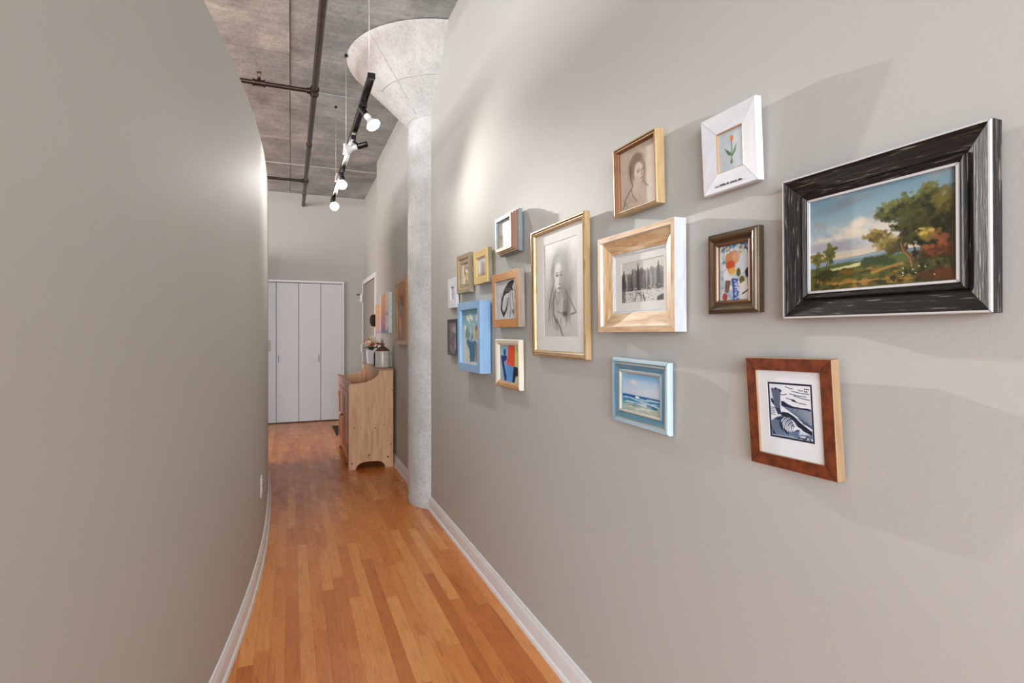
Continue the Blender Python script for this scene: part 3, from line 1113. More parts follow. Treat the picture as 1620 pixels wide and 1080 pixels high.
def charcoal(P):
    n = P.noise(6, 10, 5, 1)
    P.c = P.c * (0.90 + 0.14 * n[..., None])
    D = (66, 62, 60)
    r = P.rs
    # soft mass of hair and shade
    P.ell(.60, .17, .17, .13, (132, 128, 124), 0.75, 1.0, rag=.6, seed=1)
    P.ell(.42, .27, .13, .16, (138, 134, 130), 0.7, 1.0, rag=.6, seed=2)
    P.ell(.70, .42, .11, .24, (92, 88, 86), 0.75, 1.1, rag=.6, seed=3)
    P.ell(.28, .58, .09, .22, (156, 152, 148), 0.7, 1.0, rag=.6, seed=4)
    P.ell(.80, .36, .16, .24, (168, 164, 160), 0.6, 1.2, rag=.6, seed=5)
    for k in range(46):
        a0 = 2.6 + r.rand() * 3.0
        P.arc(.50 + r.normal(0, .03), .32 + r.normal(0, .02), .13 + .06 * r.rand(), .17 + .06 * r.rand(), a0, a0 + .8, 0.0035, D, .3, 6)
    # neck, chest
    P.ell(.50, .60, .065, .10, (186, 182, 177), .9, .6)
    P.ell(.52, .74, .16, .11, (204, 200, 195), .85, .8, rag=.3, seed=7)
    P.ell(.68, .70, .07, .12, (104, 100, 97), .7, 1.0, rag=.4, seed=8)
    # face
    P.ell(.475, .385, .098, .155, (214, 210, 204), 1, 0.28, rot=-.03)
    P.ell(.565, .42, .05, .15, (134, 130, 126), .8, .9)
    P.ell(.44, .27, .05, .035, (206, 202, 197), .8, .9)
    for ex in (.425, .545):
        P.ell(ex, .355, .034, .022, (140, 136, 132), .75, .9)
        P.line([(ex - .04, .362), (ex, .354), (ex + .04, .362)], 0.0045, (52, 49, 48), .9, .008)
        P.ell(ex, .364, .010, .008, (44, 42, 41), .95, .5)
        P.line([(ex - .045, .332), (ex + .04, .326)], 0.004, D, .6, .012)
    P.ell(.505, .42, .018, .05, (150, 146, 142), .7, .9)
    P.line([(.475, .448), (.50, .455), (.52, .447)], 0.005, (74, 70, 68), .8, .01)
    P.ell(.49, .495, .035, .013, (120, 112, 110), .85, .8)
    P.line([(.45, .493), (.49, .497), (.53, .492)], 0.004, (70, 64, 62), .9, .006)
    P.ell(.49, .525, .02, .010, (160, 156, 152), .7, .9)
    P.arc(.475, .39, .098, .155, .5, 2.4, 0.004, D, .55)
    # loose strokes of hair, cloak and sleeve
    for k in range(110):
        x = .14 + .42 * r.rand() if k % 3 else .6 + .26 * r.rand()
        y = .46 + .36 * r.rand()
        P.line([(x, y), (x + r.normal(.0, .035), y + .07 + .10 * r.rand())], 0.0022 + .002 * r.rand(), D, .28)
    P.line([(.34, .40), (.24, .54), (.16, .70), (.14, .84)], (0.010, 0.004), D, .65, .025)
    P.line([(.37, .52), (.29, .62), (.30, .76), (.40, .86)], (0.008, 0.010), (50, 48, 46), .65, .02)
    P.line([(.40, .82), (.50, .91), (.57, .99)], (0.010, 0.008), (48, 46, 44), .7, .025)
    P.line([(.36, .82), (.44, .93)], 0.008, D, .5, .02)
    P.line([(.64, .50), (.78, .62), (.95, .755), (.80, .775)], (0.004, 0.007), (56, 54, 52), .75, .012)
    P.line([(.43, .735), (.52, .755), (.62, .745)], 0.004, D, .65, .012)
    P.ell(.64, .765, .05, .022, (48, 46, 44), .7, 1.0, rag=.5, seed=12)


def dunes(P):
    P.grad([(0, (176, 186, 186)), (.4, (206, 196, 182)), (.62, (196, 180, 164)), (1, (206, 200, 184))])
    n = P.noise(5, 7, 5, 3)
    P.col(np.clip((n - .5) * 6, 0, 1), (150, 134, 118), .6)
    P.ell(.5, .75, .25, .05, (160, 150, 150), .7, .9, rag=.7, seed=3)


def figures(P):
    r = np.random.RandomState(2)
    for k in range(70):
        c = [(150, 110, 60), (210, 206, 198), (110, 84, 60), (206, 160, 70), (70, 60, 60), (222, 218, 206)][r.randint(6)]
        P.ell(r.rand(), r.rand(), .05, .09, c, .85, .5, rag=.8, seed=k)
    P.ell(.4, .35, .06, .12, (60, 50, 46), .9, .4)
    P.ell(.62, .7, .1, .16, (200, 150, 60), .9, .5, rag=.6, seed=90)
    P.col((P.u < .3) * (P.v > .3), (218, 214, 206), .7)


def birches(P):
    P.grad([(0, (216, 218, 222)), (.7, (206, 206, 204)), (1, (170, 150, 110))])
    r = np.random.RandomState(3)
    for k in range(26):
        x = .4 + .6 * r.rand()
        P.line([(x, .1 + .3 * r.rand()), (x + r.normal(0, .03), 1)], .008 + .01 * r.rand(), [(130, 110, 84), (110, 96, 90), (180, 150, 96)][r.randint(3)], .7, .03)
    P.ell(.2, .6, .12, .3, (228, 230, 234), .8, .8)


def tiny_print(P):
    n = P.noise(8, 8, 4, 3)
    P.c = P.c * (.75 + .45 * n[..., None])
    P.line([(0, 0), (1, 0), (1, 1), (0, 1), (0, 0)], .05, (120, 120, 120))


def bouquet(P):
    n = P.noise(5, 6, 4, 2)
    P.grad([(0, (120, 170, 186)), (.35, (150, 190, 196)), (.6, (206, 218, 220)), (1, (216, 210, 196))])
    P.c = P.c * (.9 + .2 * n[..., None])
    P.col((P.u < .25) * np.clip((P.v - .2) * 3, 0, 1), (200, 220, 232), .8)
    P.poly([(.3, .55), (.75, .55), (.85, .62), (.7, .96), (.48, .96), (.42, .74), (.28, .62)], (72, 120, 152), 1, .05)
    P.poly([(.72, .62), (.95, .60), (.95, .95), (.74, .96)], (150, 138, 120), .8, .05)
    P.poly([(.42, .22), (.72, .28), (.78, .58), (.46, .58), (.36, .40)], (168, 202, 204), 1, .06)
    r = np.random.RandomState(7)
    for k in range(16):
        P.ell(.3 + .4 * r.rand(), .28 + .28 * r.rand(), .03, .05, [(110, 150, 150), (190, 214, 214), (90, 126, 130)][r.randint(3)], .8, .5, rag=.6, seed=k)
    P.ell(.84, .44, .10, .12, (222, 166, 70), 1, .3, rag=.4, seed=1)
    P.ell(.82, .34, .05, .05, (170, 84, 50), 1, .4)
    for cx, cy, q in ((.34, .15, .06), (.48, .12, .06), (.58, .16, .055), (.86, .16, .07), (.20, .34, .06), (.42, .19, .05)):
        P.ell(cx, cy, q, q * .9, (232, 232, 222), 1, .4, rag=.5, seed=int(cx * 77))
        P.ell(cx, cy, q * .3, q * .3, (226, 214, 150), .8, .6)
    P.line([(.55, .25), (.6, .4), (.58, .55)], .01, (70, 110, 120), .8)
    P.ell(.27, .45, .05, .07, (96, 136, 146), .8, .5, rag=.7, seed=55)


def woodcut(P):
    K = (34, 32, 34)
    P.c = P.c * (.96 + .06 * P.noise(8, 8, 3, 1)[..., None])
    P.poly([(.34, .30), (.48, .14), (.62, .05), (.80, .02), (.88, .08), (.78, .20), (.84, .30), (.72, .28), (.62, .34), (.50, .34), (.36, .40)], K, 1, .04)
    P.line([(.38, .30), (.28, .50), (.22, .72), (.34, .90)], (.045, .05), K)
    P.line([(.34, .90), (.50, .72), (.60, .46)], (.05, .02), K)
    P.line([(.30, .62), (.36, .80)], .018, (196, 196, 196))
    P.line([(.22, .30), (.26, .42), (.22, .52)], .012, K)
    P.line([(.70, .32), (.66, .55), (.72, .78), (.64, .95)], .014, K)
    P.line([(.78, .34), (.80, .58), (.86, .72), (.84, .95)], .013, K)
    P.line([(.86, .20), (.92, .40), (.88, .50)], .012, K)
    P.ell(.80, .82, .04, .06, K, 1, .3)
    for k in range(8):
        P.line([(.42 + .04 * k, .18 + .006 * k), (.46 + .04 * k, .30)], .005, (206, 206, 206), .8)
    P.line([(.52, .46), (.46, .62), (.54, .88)], .007, K)
    P.line([(.6, .6), (.66, .9)], .006, K)


def blocks(P):
    P.col(np.ones_like(P.u), (150, 190, 206))
    P.poly([(.46, 0), (.74, 0), (.80, .2), (.78, .55), (.55, .58), (.32, .5), (.40, .36)], (232, 84, 54), 1, .03)
    P.poly([(.78, 0), (1, 0), (1, .55), (.76, .56)], (206, 222, 120), 1, .02)
    P.ell(.92, .10, .10, .09, (110, 190, 120), .9, .4)
    P.poly([(.30, .54), (.70, .57), (.66, 1), (.34, 1)], (92, 160, 226), 1, .02)
    P.poly([(.06, .30), (.38, .30), (.34, .42), (.22, .46), (.34, .88), (.32, 1), (.24, 1), (.10, .5)], (24, 46, 126), 1, .02)
    P.ell(.26, .21, .10, .10, (36, 84, 176), 1, .15)
    P.poly([(.70, .57), (1, .58), (1, .80), (.80, .82), (.74, 1), (.62, 1)], (32, 34, 42), 1, .02)
    P.poly([(.80, .82), (1, .80), (1, 1), (.76, 1)], (206, 206, 180), 1, .02)
    P.ell(.5, .5, .14, .05, (240, 110, 110), .6, .8)
    P.c = P.c * (.93 + .14 * P.noise(8, 10, 4, 3)[..., None])


def murky(P):
    r = np.random.RandomState(6)
    for k in range(40):
        c = [(120, 116, 130), (160, 150, 160), (96, 92, 100), (196, 186, 186), (130, 110, 110)][r.randint(5)]
        P.ell(r.rand(), r.rand(), .1, .1, c, .7, .8, rag=.7, seed=k)


def canvas_stripes(P):
    P.grad([(0, (226, 172, 104)), (.35, (216, 150, 110)), (.65, (184, 108, 116)), (1, (150, 110, 140))])
    n = P.noise(14, 8, 4, 3)
    P.col(np.clip((n - .5) * 5, 0, 1), (226, 190, 170), .5)
    P.col(((P.u < .13)).astype(float), (226, 226, 230), .95)
    P.col(((P.u > .10) & (P.u < .18) & (P.v > .6)).astype(float), (120, 150, 200), .6)
    P.col((P.u > .66).astype(float), (228, 228, 222), .95)
    r = np.random.RandomState(2)
    for k in range(12):
        P.ell(.70 + .28 * r.rand(), .4 + .58 * r.rand(), .05, .05, [(140, 180, 206), (110, 130, 150), (206, 120, 120), (236, 236, 236)][r.randint(4)], .9, .4, rag=.5, seed=k)
    P.col(((P.v > .92) & (P.u > .12)).astype(float), (96, 130, 170), .6)


def canvas_side(P):
    P.grad([(0, (226, 176, 108)), (.3, (222, 170, 110)), (.7, (214, 160, 140)), (1, (190, 150, 160))])
    P.c = P.c * (.9 + .2 * P.noise(10, 8, 4, 1)[..., None])


def guitar_art(P):
    P.grad([(0, (196, 140, 80)), (.3, (176, 112, 64)), (.6, (180, 130, 84)), (1, (170, 130, 116))])
    P.c = P.c * (.85 + .3 * P.noise(8, 8, 4, 1)[..., None])
    P.ell(.3, .42, .12, .12, (150, 170, 180), 1, .3)
    P.ell(.5, .3, .15, .1, (120, 70, 44), .9, .4)
    P.ell(.3, .7, .1, .14, (226, 176, 136), .9, .4)
    P.line([(.1, .3), (.5, .6)], .02, (90, 84, 80))


def art_material():
    m, nt, b = base_mat('painted_picture')
    at = nd(nt, 'ShaderNodeVertexColor', layer_name='paint')
    nt.links.new(at.outputs['Color'], b.inputs['Base Color'])
    b.inputs['Roughness'].default_value = 0.5
    b.inputs['Specular IOR Level'].default_value = 0.3
    bump(nt, noise(nt, coords(nt), 400, 2), 0.08, 0.0005, b)
    return m


M_ART = art_material()


def art_mesh(name, w, h, n, bg, fn, parent, y, seed=1, cx=0.0, cz=0.0):
    P = Pic(w, h, n, bg, seed)
    if fn:
        fn(P)
    nx, ny = P.nx, P.ny
    c = np.clip(P.c, 0, 1)
    c = np.where(c <= 0.04045, c / 12.92, ((c + 0.055) / 1.055) ** 2.4)
    xs = np.linspace(-w / 2, w / 2, nx) + cx
    zs = np.linspace(h / 2, -h / 2, ny) + cz
    X, Z = np.meshgrid(xs, zs)
    co = np.stack([X, np.full_like(X, y), Z], -1).reshape(-1, 3)
    idx = np.arange(nx * ny).reshape(ny, nx)
    q = np.stack([idx[:-1, :-1], idx[1:, :-1], idx[1:, 1:], idx[:-1, 1:]], -1).reshape(-1, 4)
    me = bpy.data.meshes.new(name)
    me.vertices.add(len(co))
    me.vertices.foreach_set('co', co.astype(np.float32).ravel())
    me.loops.add(q.size)
    me.loops.foreach_set('vertex_index', q.astype(np.int32).ravel())
    me.polygons.add(len(q))
    me.polygons.foreach_set('loop_start', (np.arange(len(q)) * 4).astype(np.int32))
    me.polygons.foreach_set('loop_total', np.full(len(q), 4, np.int32))
    me.update(calc_edges=True)
    a = me.color_attributes.new('paint', 'FLOAT_COLOR', 'POINT')
    rgba = np.concatenate([c.reshape(-1, 3), np.ones((nx * ny, 1))], 1).astype(np.float32)
    a.data.foreach_set('color', rgba.ravel())
    me.validate()
    o = link(name, me, M_ART, parent)
    return o


# ------------------------------------------------------------------ framed pictures


def rail_mesh(L, prof, mi):
    """moulding of outer length L along x, mitred; prof = [(inward, out)], segments' material indices in mi"""
    bm = bmesh.new()
    L -= 0.0012   # open mitre
    ra = [bm.verts.new((-L / 2 + s, -n, s)) for s, n in prof]
    rb = [bm.verts.new((L / 2 - s, -n, s)) for s, n in prof]
    k = len(prof)
    for i in range(k):
        j = (i + 1) % k
        f = bm.faces.new((ra[i], ra[j], rb[j], rb[i]))
        f.material_index = mi[i] if i < len(mi) else 0
    bm.faces.new(ra)
    bm.faces.new(list(reversed(rb)))
    bmesh.ops.recalc_face_normals(bm, faces=bm.faces[:])
    me = bpy.data.meshes.new('rail')
    bm.to_mesh(me)
    bm.free()
    return me


XB = 0.955   # back plane of the hung frames


def framed(name, label, Yc, Zc, w, h, t, prof, mi, mats, art, roll=0.0, lean=0.8, mat=None, bg=(220, 215, 205), res=90, recess=0.006, matcol=None, seed=1, group='pictures on the gallery wall', xb=None, sidemats=None):
    """prof in (inward, out) with out measured from the front plane of thickness t (0 = front)"""
    T = t + 0.005
    root = empty(name)
    R = Matrix.Rotation(-PI / 2, 4, 'Z') @ Matrix.Rotation(math.radians(lean), 4, 'X') @ Matrix.Rotation(-math.radians(roll), 4, 'Y')
    bx_ = XB if xb is None else xb
    root.matrix_world = Matrix.Translation((bx_ - math.sin(math.radians(lean)) * h / 2, Yc, Zc)) @ R
    tag(root, label, 'picture', group)
    pr = [(0, 0.0)] + [(s, T + n) for s, n in prof] + [(prof[-1][0], 0.0)]
    rm_h, rm_v = rail_mesh(w, pr, mi), rail_mesh(h, pr, mi)
    for k in range(4):
        me = rm_h if k % 2 == 0 else rm_v
        mm = (sidemats or {}).get(k, mats)
        if mm is not mats:
            me = me.copy()
        o = bpy.data.objects.new('rail', me)
        if not len(me.materials):
            for m in mm:
                me.materials.append(m)
        COL.objects.link(o)
        o.parent = root
        d = h / 2 if k % 2 == 0 else w / 2
        o.matrix_local = Matrix.Rotation(-k * PI / 2, 4, 'Y') @ Matrix.Translation((0, 0, -d))
    iw, ih = w - 2 * prof[-1][0], h - 2 * prof[-1][0]
    ya = -(T + prof[-1][1]) + recess * 0.5 + 0.0015
    if mat:
        l, r_, t_, b_ = mat
        bm = bmesh.new()
        for lo, hi in (((-iw / 2, -ih / 2), (-iw / 2 + l, ih / 2)), ((iw / 2 - r_, -ih / 2), (iw / 2, ih / 2)),
                       ((-iw / 2 + l, ih / 2 - t_), (iw / 2 - r_, ih / 2)), ((-iw / 2 + l, -ih / 2), (iw / 2 - r_, -ih / 2 + b_))):
            box(bm, (lo[0], ya - 0.0015, lo[1]), (hi[0], ya, hi[1]))
        bobj('mat_board', bm, matcol, root)
        aw, ah = iw - l - r_, ih - t_ - b_
        art_mesh('picture', aw, ah, res, bg, art, root, ya - 0.0004, seed, (l - r_) / 2, (b_ - t_) / 2)
    else:
        art_mesh('picture', iw, ih, res, bg, art, root, ya, seed)
    bm = bmesh.new()
    box(bm, (-w / 2 + 0.006, -T * 0.55 if T * 0.55 < -ya - 0.001 else ya + 0.001, -h / 2 + 0.006), (w / 2 - 0.006, -0.0005, h / 2 - 0.006))
    for v in bm.verts:
        v.co.x *= (iw * 0.999) / (w - 0.012)
        v.co.z *= (ih * 0.999) / (h - 0.012)
        v.co.y = max(v.co.y, ya + 0.0005)
    bobj('backing_board', bm, M_BACK, root)
    return root


M_BACK = plain('brown_backing_board', S(150, 120, 90), 0.8)
GOLD = wood('burnished_gold_leaf', S(158, 122, 72), S(208, 178, 126), 0.34, (10, 30, 30), 0.1)
GOLD.node_tree.nodes['Principled BSDF'].inputs['Metallic'].default_value = 0.35
GOLDL = wood('pale_gold_wood', S(172, 140, 96), S(200, 172, 128), 0.4, (4, 40, 40), 0.1)
GOLDD = plain('dark_gold_groove', S(124, 80, 44), 0.4, 0.2, var=0.2)
BLACKW = wood('black_distressed_wood', S(13, 10, 9), S(30, 23, 17), 0.45, (7, 150, 150), 0.9, c3=S(150, 140, 126))
_r = [n for n in BLACKW.node_tree.nodes if n.type == 'VALTORGB'][0].color_ramp.elements
_r[0].position, _r[1].position, _r[2].position = 0.42, 0.60, 0.68
SILV = plain('silver_fillet', S(214, 214, 214), 0.35, 0.2, var=0.04)
PINE = wood('washed_pine', S(172, 126, 84), S(210, 172, 128), 0.55, (3, 26, 26), 0.25, c3=S(222, 196, 160))
WHITEW = wood('chipped_white_paint', S(212, 214, 220), S(226, 228, 232), 0.5, (5, 20, 20), 0.2)
WOODT = wood('weathered_white_edge', S(190, 194, 198), S(214, 218, 220), 0.55, (5, 20, 20), 0.2)
BRONZE = wood('dark_bronze_moulding', S(58, 44, 30), S(104, 84, 60), 0.28, (3, 30, 30), 0.1)
BRONZE.node_tree.nodes['Principled BSDF'].inputs['Metallic'].default_value = 0.3
BURL = plain('burl_veneer', S(108, 50, 22), 0.35, var=0.5, scale=60, coat=0.2)
BURLE = wood('burl_edge_wood', S(150, 118, 84), S(178, 148, 112), 0.5)
BLUEF = wood('pale_blue_paint', S(134, 176, 216), S(156, 194, 228), 0.5, (4, 24, 24), 0.15)
BLUEG = wood('pink_grey_paint', S(196, 190, 188), S(214, 206, 202), 0.5, (4, 24, 24), 0.15)
TEAL = wood('teal_gilt_moulding', S(84, 124, 142), S(118, 156, 174), 0.4, (3, 40, 40), 0.15)
TEALL = wood('pale_teal_edge', S(160, 190, 206), S(196, 214, 222), 0.45, (3, 40, 40), 0.15)
SANDG = wood('sand_gilt', S(176, 168, 150), S(206, 198, 180), 0.4, (3, 40, 40), 0.1)
ORANW = wood('orange_inlay_wood', S(190, 128, 70), S(216, 162, 104), 0.5, (14, 60, 60), 0.3)
ORANE = wood('grey_weathered_wood', S(150, 138, 124), S(182, 170, 154), 0.6)
CREAM = wood('cream_painted_wood', S(224, 210, 184), S(240, 230, 210), 0.45, (4, 20, 20), 0.1)
CREAMB = wood('tan_bare_wood', S(176, 128, 80), S(204, 160, 112), 0.5)
OLIVE = wood('olive_grey_gilt', S(140, 126, 100), S(170, 156, 128), 0.45, (3, 30, 30), 0.15)
YELLG = wood('pale_yellow_gilt', S(214, 184, 112), S(230, 204, 140), 0.45, (3, 30, 30), 0.15)
STRIPB = wood('red_brown_stripe', S(126, 90, 74), S(152, 114, 96), 0.5)
STRIPC = wood('buff_stripe', S(214, 190, 156), S(228, 206, 176), 0.5)
SLATE = wood('slate_edge', S(120, 134, 140), S(140, 152, 156), 0.5)
DARKF = wood('charcoal_frame', S(62, 62, 66), S(88, 86, 88), 0.45)
MATW = plain('white_mat_board', S(226, 229, 232), 0.7, var=0.02)
MATC = plain('ivory_mat_board', S(226, 224, 218), 0.7, var=0.02)

framed('framed_landscape', 'large black distressed frame around a wooded landscape painting, biggest picture at the right', 0.650, 1.470, 0.360, 0.279, 0.021,
       [(0.0, -0.003), (0.0015, 0.0), (0.004, 0.0), (0.006, -0.002), (0.034, -0.013), (0.037, -0.015), (0.038, -0.010), (0.040, -0.009), (0.048, -0.0155), (0.0485, -0.0125), (0.0525, -0.013)],
       [0, 1, 1, 0, 0, 0, 0, 0, 0, 1, 1, 1], [BLACKW, SILV], landscape, lean=0.5, res=190, recess=0.003)
tulip_frame = framed('framed_tulip_print', 'wide white painted frame holding a small single tulip print', 0.986, 1.726, 0.170, 0.182, 0.012,
       [(0.0, -0.002), (0.002, 0.0), (0.044, -0.005), (0.046, -0.006)], [0, 0, 0, 1, 1], [WHITEW, GOLDL], tulip, lean=3.0, bg=(196, 206, 212), res=80)
_sc = random.Random(5)
for _x0, _len in ((-0.030, 0.030), (0.004, 0.036), (-0.044, 0.012)):
    bm = bmesh.new()
    _n = 9
    _up = [(_x0 + _len * i / _n, -0.0770 + _sc.uniform(0.0, 0.0035)) for i in range(_n + 1)]
    _dn = [(_x0 + _len * i / _n, -0.0775 - _sc.uniform(0.0, 0.002)) for i in range(_n + 1)]
    _v = [bm.verts.new((x, -0.0172, z)) for x, z in _up + _dn[::-1]]
    bm.faces.new(_v)
    bobj('paint_chip', bm, M_DARK, tulip_frame)
framed('framed_portrait_drawing', 'slim gold frame with sepia drawing of a woman looking down', 1.347, 1.762, 0.213, 0.205, 0.024,
       [(0.0, -0.004), (0.002, -0.001), (0.005, 0.0), (0.008, -0.003), (0.011, -0.003), (0.013, -0.012), (0.014, -0.014)], [0, 0, 1, 2, 0, 2, 2, 2], [GOLDL, GOLD, GOLDD], sepia_lady, lean=1.7, bg=(204, 188, 168), res=130)
framed('framed_skyline_etching', 'broad pale pine frame with white edges around a city skyline etching', 1.344, 1.454, 0.382, 0.297, 0.032,
       [(0.0, -0.001), (0.001, 0.0), (0.016, 0.0), (0.018, -0.008), (0.022, -0.010), (0.058, -0.020), (0.060, -0.022), (0.064, -0.022)], [1, 1, 0, 1, 0, 0, 1, 1, 1], [PINE, WOODT], skyline, lean=0.4,
       mat=(0.034, 0.014, 0.024, 0.024), matcol=MATC, bg=(212, 208, 200), res=110)
framed('framed_collage_print', 'dark bronze moulded frame around a colourful floral collage', 0.978, 1.442, 0.155, 0.189, 0.017,
       [(0.0, -0.008), (0.002, -0.006), (0.004, -0.006), (0.006, -0.002), (0.009, 0.0), (0.013, -0.001), (0.020, -0.007), (0.024, -0.007), (0.026, -0.004), (0.029, -0.006), (0.031, -0.010)], [0, 0, 0, 0, 0, 0, 0, 0, 1, 1, 0, 0],
       [BRONZE, GOLDD], collage, lean=0.5, bg=(200, 200, 196), res=120)
framed('framed_seascape', 'small teal moulded frame around a breaking ocean wave painting', 1.345, 1.126, 0.279, 0.199, 0.012,
       [(0.0, -0.006), (0.004, -0.001), (0.010, 0.0), (0.014, -0.004), (0.018, -0.003), (0.034, -0.007), (0.037, -0.004), (0.041, -0.005), (0.044, -0.009)], [1, 1, 1, 0, 2, 0, 0, 2, 2, 0], [TEAL, TEALL, SANDG], seascape, lean=1.0, roll=-1.0, res=110)
framed('framed_linocut', 'flat red brown burl frame with a blue black linocut of a wave', 0.818, 1.138, 0.206, 0.228, 0.014,
       [(0.0, -0.001), (0.001, 0.0), (0.026, 0.0), (0.0265, -0.004)], [1, 1, 0, 1, 1], [BURL, BURLE], linocut, roll=1.2, lean=3.0,
       mat=(0.024, 0.022, 0.024, 0.036), matcol=MATW, res=190, recess=0.002)
framed('framed_charcoal_portrait', 'tall gold frame with a large charcoal portrait of a woman', 1.865, 1.466, 0.450, 0.510, 0.018,
       [(0.0, -0.004), (0.003, -0.001), (0.008, 0.0), (0.012, -0.004), (0.015, -0.003), (0.021, -0.006), (0.024, -0.012)], [0, 1, 1, 2, 1, 0, 1, 1], [GOLDL, GOLD, GOLDD], charcoal, lean=0.8,
       mat=(0.070, 0.055, 0.045, 0.055), matcol=MATC, bg=(208, 204, 198), res=180)
framed('framed_dune_picture', 'thick stepped frame with striped brown sides, topmost of the small pictures', 2.354, 1.763, 0.232, 0.188, 0.045,
       [(0.0, -0.030), (0.004, -0.030), (0.004, -0.020), (0.010, -0.020), (0.010, -0.010), (0.016, -0.010), (0.016, 0.0), (0.030, 0.0), (0.032, -0.006)], [2, 2, 0, 1, 0, 1, 0, 1, 2, 2], [STRIPB, STRIPC, SLATE], dunes, lean=0.8, res=60)
framed('framed_figure_picture', 'olive grey frame with brown figures, left of the pale yellow frame', 3.063, 1.651, 0.250, 0.226, 0.020,
       [(0.0, -0.004), (0.004, 0.0), (0.026, -0.003), (0.030, -0.009), (0.052, -0.009), (0.054, -0.012)], [0, 0, 0, 1, 0, 0, 0], [OLIVE, GOLDL], figures, lean=1.5, roll=-1.0, res=60)
framed('framed_birch_picture', 'pale yellow gilt frame with pale grey trees, beside the olive frame', 2.744, 1.655, 0.228, 0.179, 0.022,
       [(0.0, -0.005), (0.003, 0.0), (0.038, -0.002), (0.040, -0.006)], [1, 0, 0, 0, 0], [YELLG, OLIVE], birches, lean=1.5, res=60)
framed('framed_miniature_print', 'small white frame with a tiny grey print, highest at the far left of the gallery', 3.330, 1.555, 0.186, 0.186, 0.012,
       [(0.0, -0.002), (0.002, 0.0), (0.052, -0.001), (0.054, -0.004)], [0, 0, 0, 0, 0], [WHITEW], tiny_print, lean=0.8, bg=(200, 202, 204), res=40)
framed('framed_bouquet_painting', 'deep light blue box frame with flowers in a blue vase', 2.860, 1.285, 0.403, 0.378, 0.054,
       [(0.0, -0.001), (0.001, 0.0), (0.040, 0.0), (0.042, -0.010)], [0, 0, 0, 0, 0], [BLUEF], bouquet, lean=0.3, res=110,
       sidemats={2: [BLUEG]})
framed('framed_woodcut', 'orange inlaid wood frame with a bold black woodcut', 2.377, 1.460, 0.333, 0.258, 0.026,
       [(0.0, -0.002), (0.002, 0.0), (0.038, 0.0), (0.040, -0.006)], [1, 1, 0, 1, 1], [ORANW, ORANE], woodcut, lean=1.2, bg=(206, 207, 208), res=110)
framed('framed_abstract_print', 'cream frame with bright red, blue and green colour blocks', 2.376, 1.162, 0.304, 0.226, 0.018,
       [(0.0, -0.004), (0.004, 0.0), (0.018, -0.002), (0.026, -0.008), (0.028, -0.011)], [0, 0, 0, 0, 0, 0], [CREAM], blocks, lean=0.8, res=100, sidemats={0: [CREAMB]})
framed('framed_murky_picture', 'small charcoal frame half hidden behind the deep blue frame', 3.335, 1.280, 0.200, 0.227, 0.012,
       [(0.0, -0.003), (0.003, 0.0), (0.014, -0.003), (0.016, -0.006)], [0, 0, 0, 0, 0], [DARKF], murky, lean=0.8, bg=(130, 124, 136), res=50)


# pictures past the column
def canvas(name, label, Yc, Zc, w, h, t, fn, sidemat):
    root = empty(name, (WX - 0.0015, Yc, Zc), (0, 0, -PI / 2))
    tag(root, label, 'picture', 'canvases past the column')
    bm = bmesh.new()
    box(bm, (-w / 2, -t, -h / 2), (w / 2, 0, h / 2), 0, 0.002)
    bobj('stretcher', bm, sidemat, root)
    art_mesh('picture', w - 0.002, h - 0.002, 60, (220, 200, 180), fn, root, -t - 0.0006)


CANW = plain('white_canvas_edge', S(224, 222, 216), 0.7)
canvas('canvas_painting', 'white edged canvas of orange and mauve stripes above the stoneware jug', 5.95, 1.52, 0.58, 0.42, 0.035, canvas_stripes, CANW)
canvas('canvas_painting', 'lower orange canvas at the very end of the wall past the column', 6.50, 1.475, 0.40, 0.33, 0.02, canvas_side, CANW)
framed('framed_painting', 'tall gilt framed brown painting half hidden by the concrete column', 5.03, 1.50, 0.50, 0.60, 0.022,
       [(0.0, -0.003), (0.003, 0.0), (0.030, -0.004), (0.035, -0.008)], [1, 0, 0, 0, 0], [GOLD, ORANW], guitar_art, lean=0.5, res=70, group='canvases past the column', xb=WX - 0.003)

# ------------------------------------------------------------------ dry sink cabinet
PINEL = wood('honey_pine', S(198, 144, 100), S(218, 168, 124), 0.45, (16, 16, 1.6), 0.1, c3=S(226, 180, 138), rnd=False)
PINEF = wood('red_pine_front', S(140, 84, 50), S(172, 110, 70), 0.3, (16, 16, 1.6), 0.1, rnd=False)
PINET = wood('worn_pine_top', S(150, 104, 74), S(186, 138, 104), 0.35, (16, 1.6, 16), 0.1, rnd=False)
KNOT = plain('dark_knot', S(92, 56, 34), 0.5)
DX, DY0, DY1, DD = 0.513, 5.43, 6.63, 0.420
cab = tag(empty('dry_sink', (DX, DY0, 0)), 'pine dry sink cabinet with scooped sides standing against the wall past the column', 'cabinet')
prof = [(0, 0), (0.062, 0), (0.075, 0.03), (0.10, 0.055), (0.14, 0.066), (0.21, 0.07), (0.28, 0.066), (0.315, 0.052), (0.335, 0.028), (0.345, 0), (DD, 0),
        (DD, 0.945), (0.285, 0.945), (0.280, 0.915), (0.268, 0.893), (0.245, 0.872), (0.21, 0.852), (0.16, 0.836), (0.10, 0.826), (0.05, 0.822), (0, 0.82)]
L = DY1 - DY0
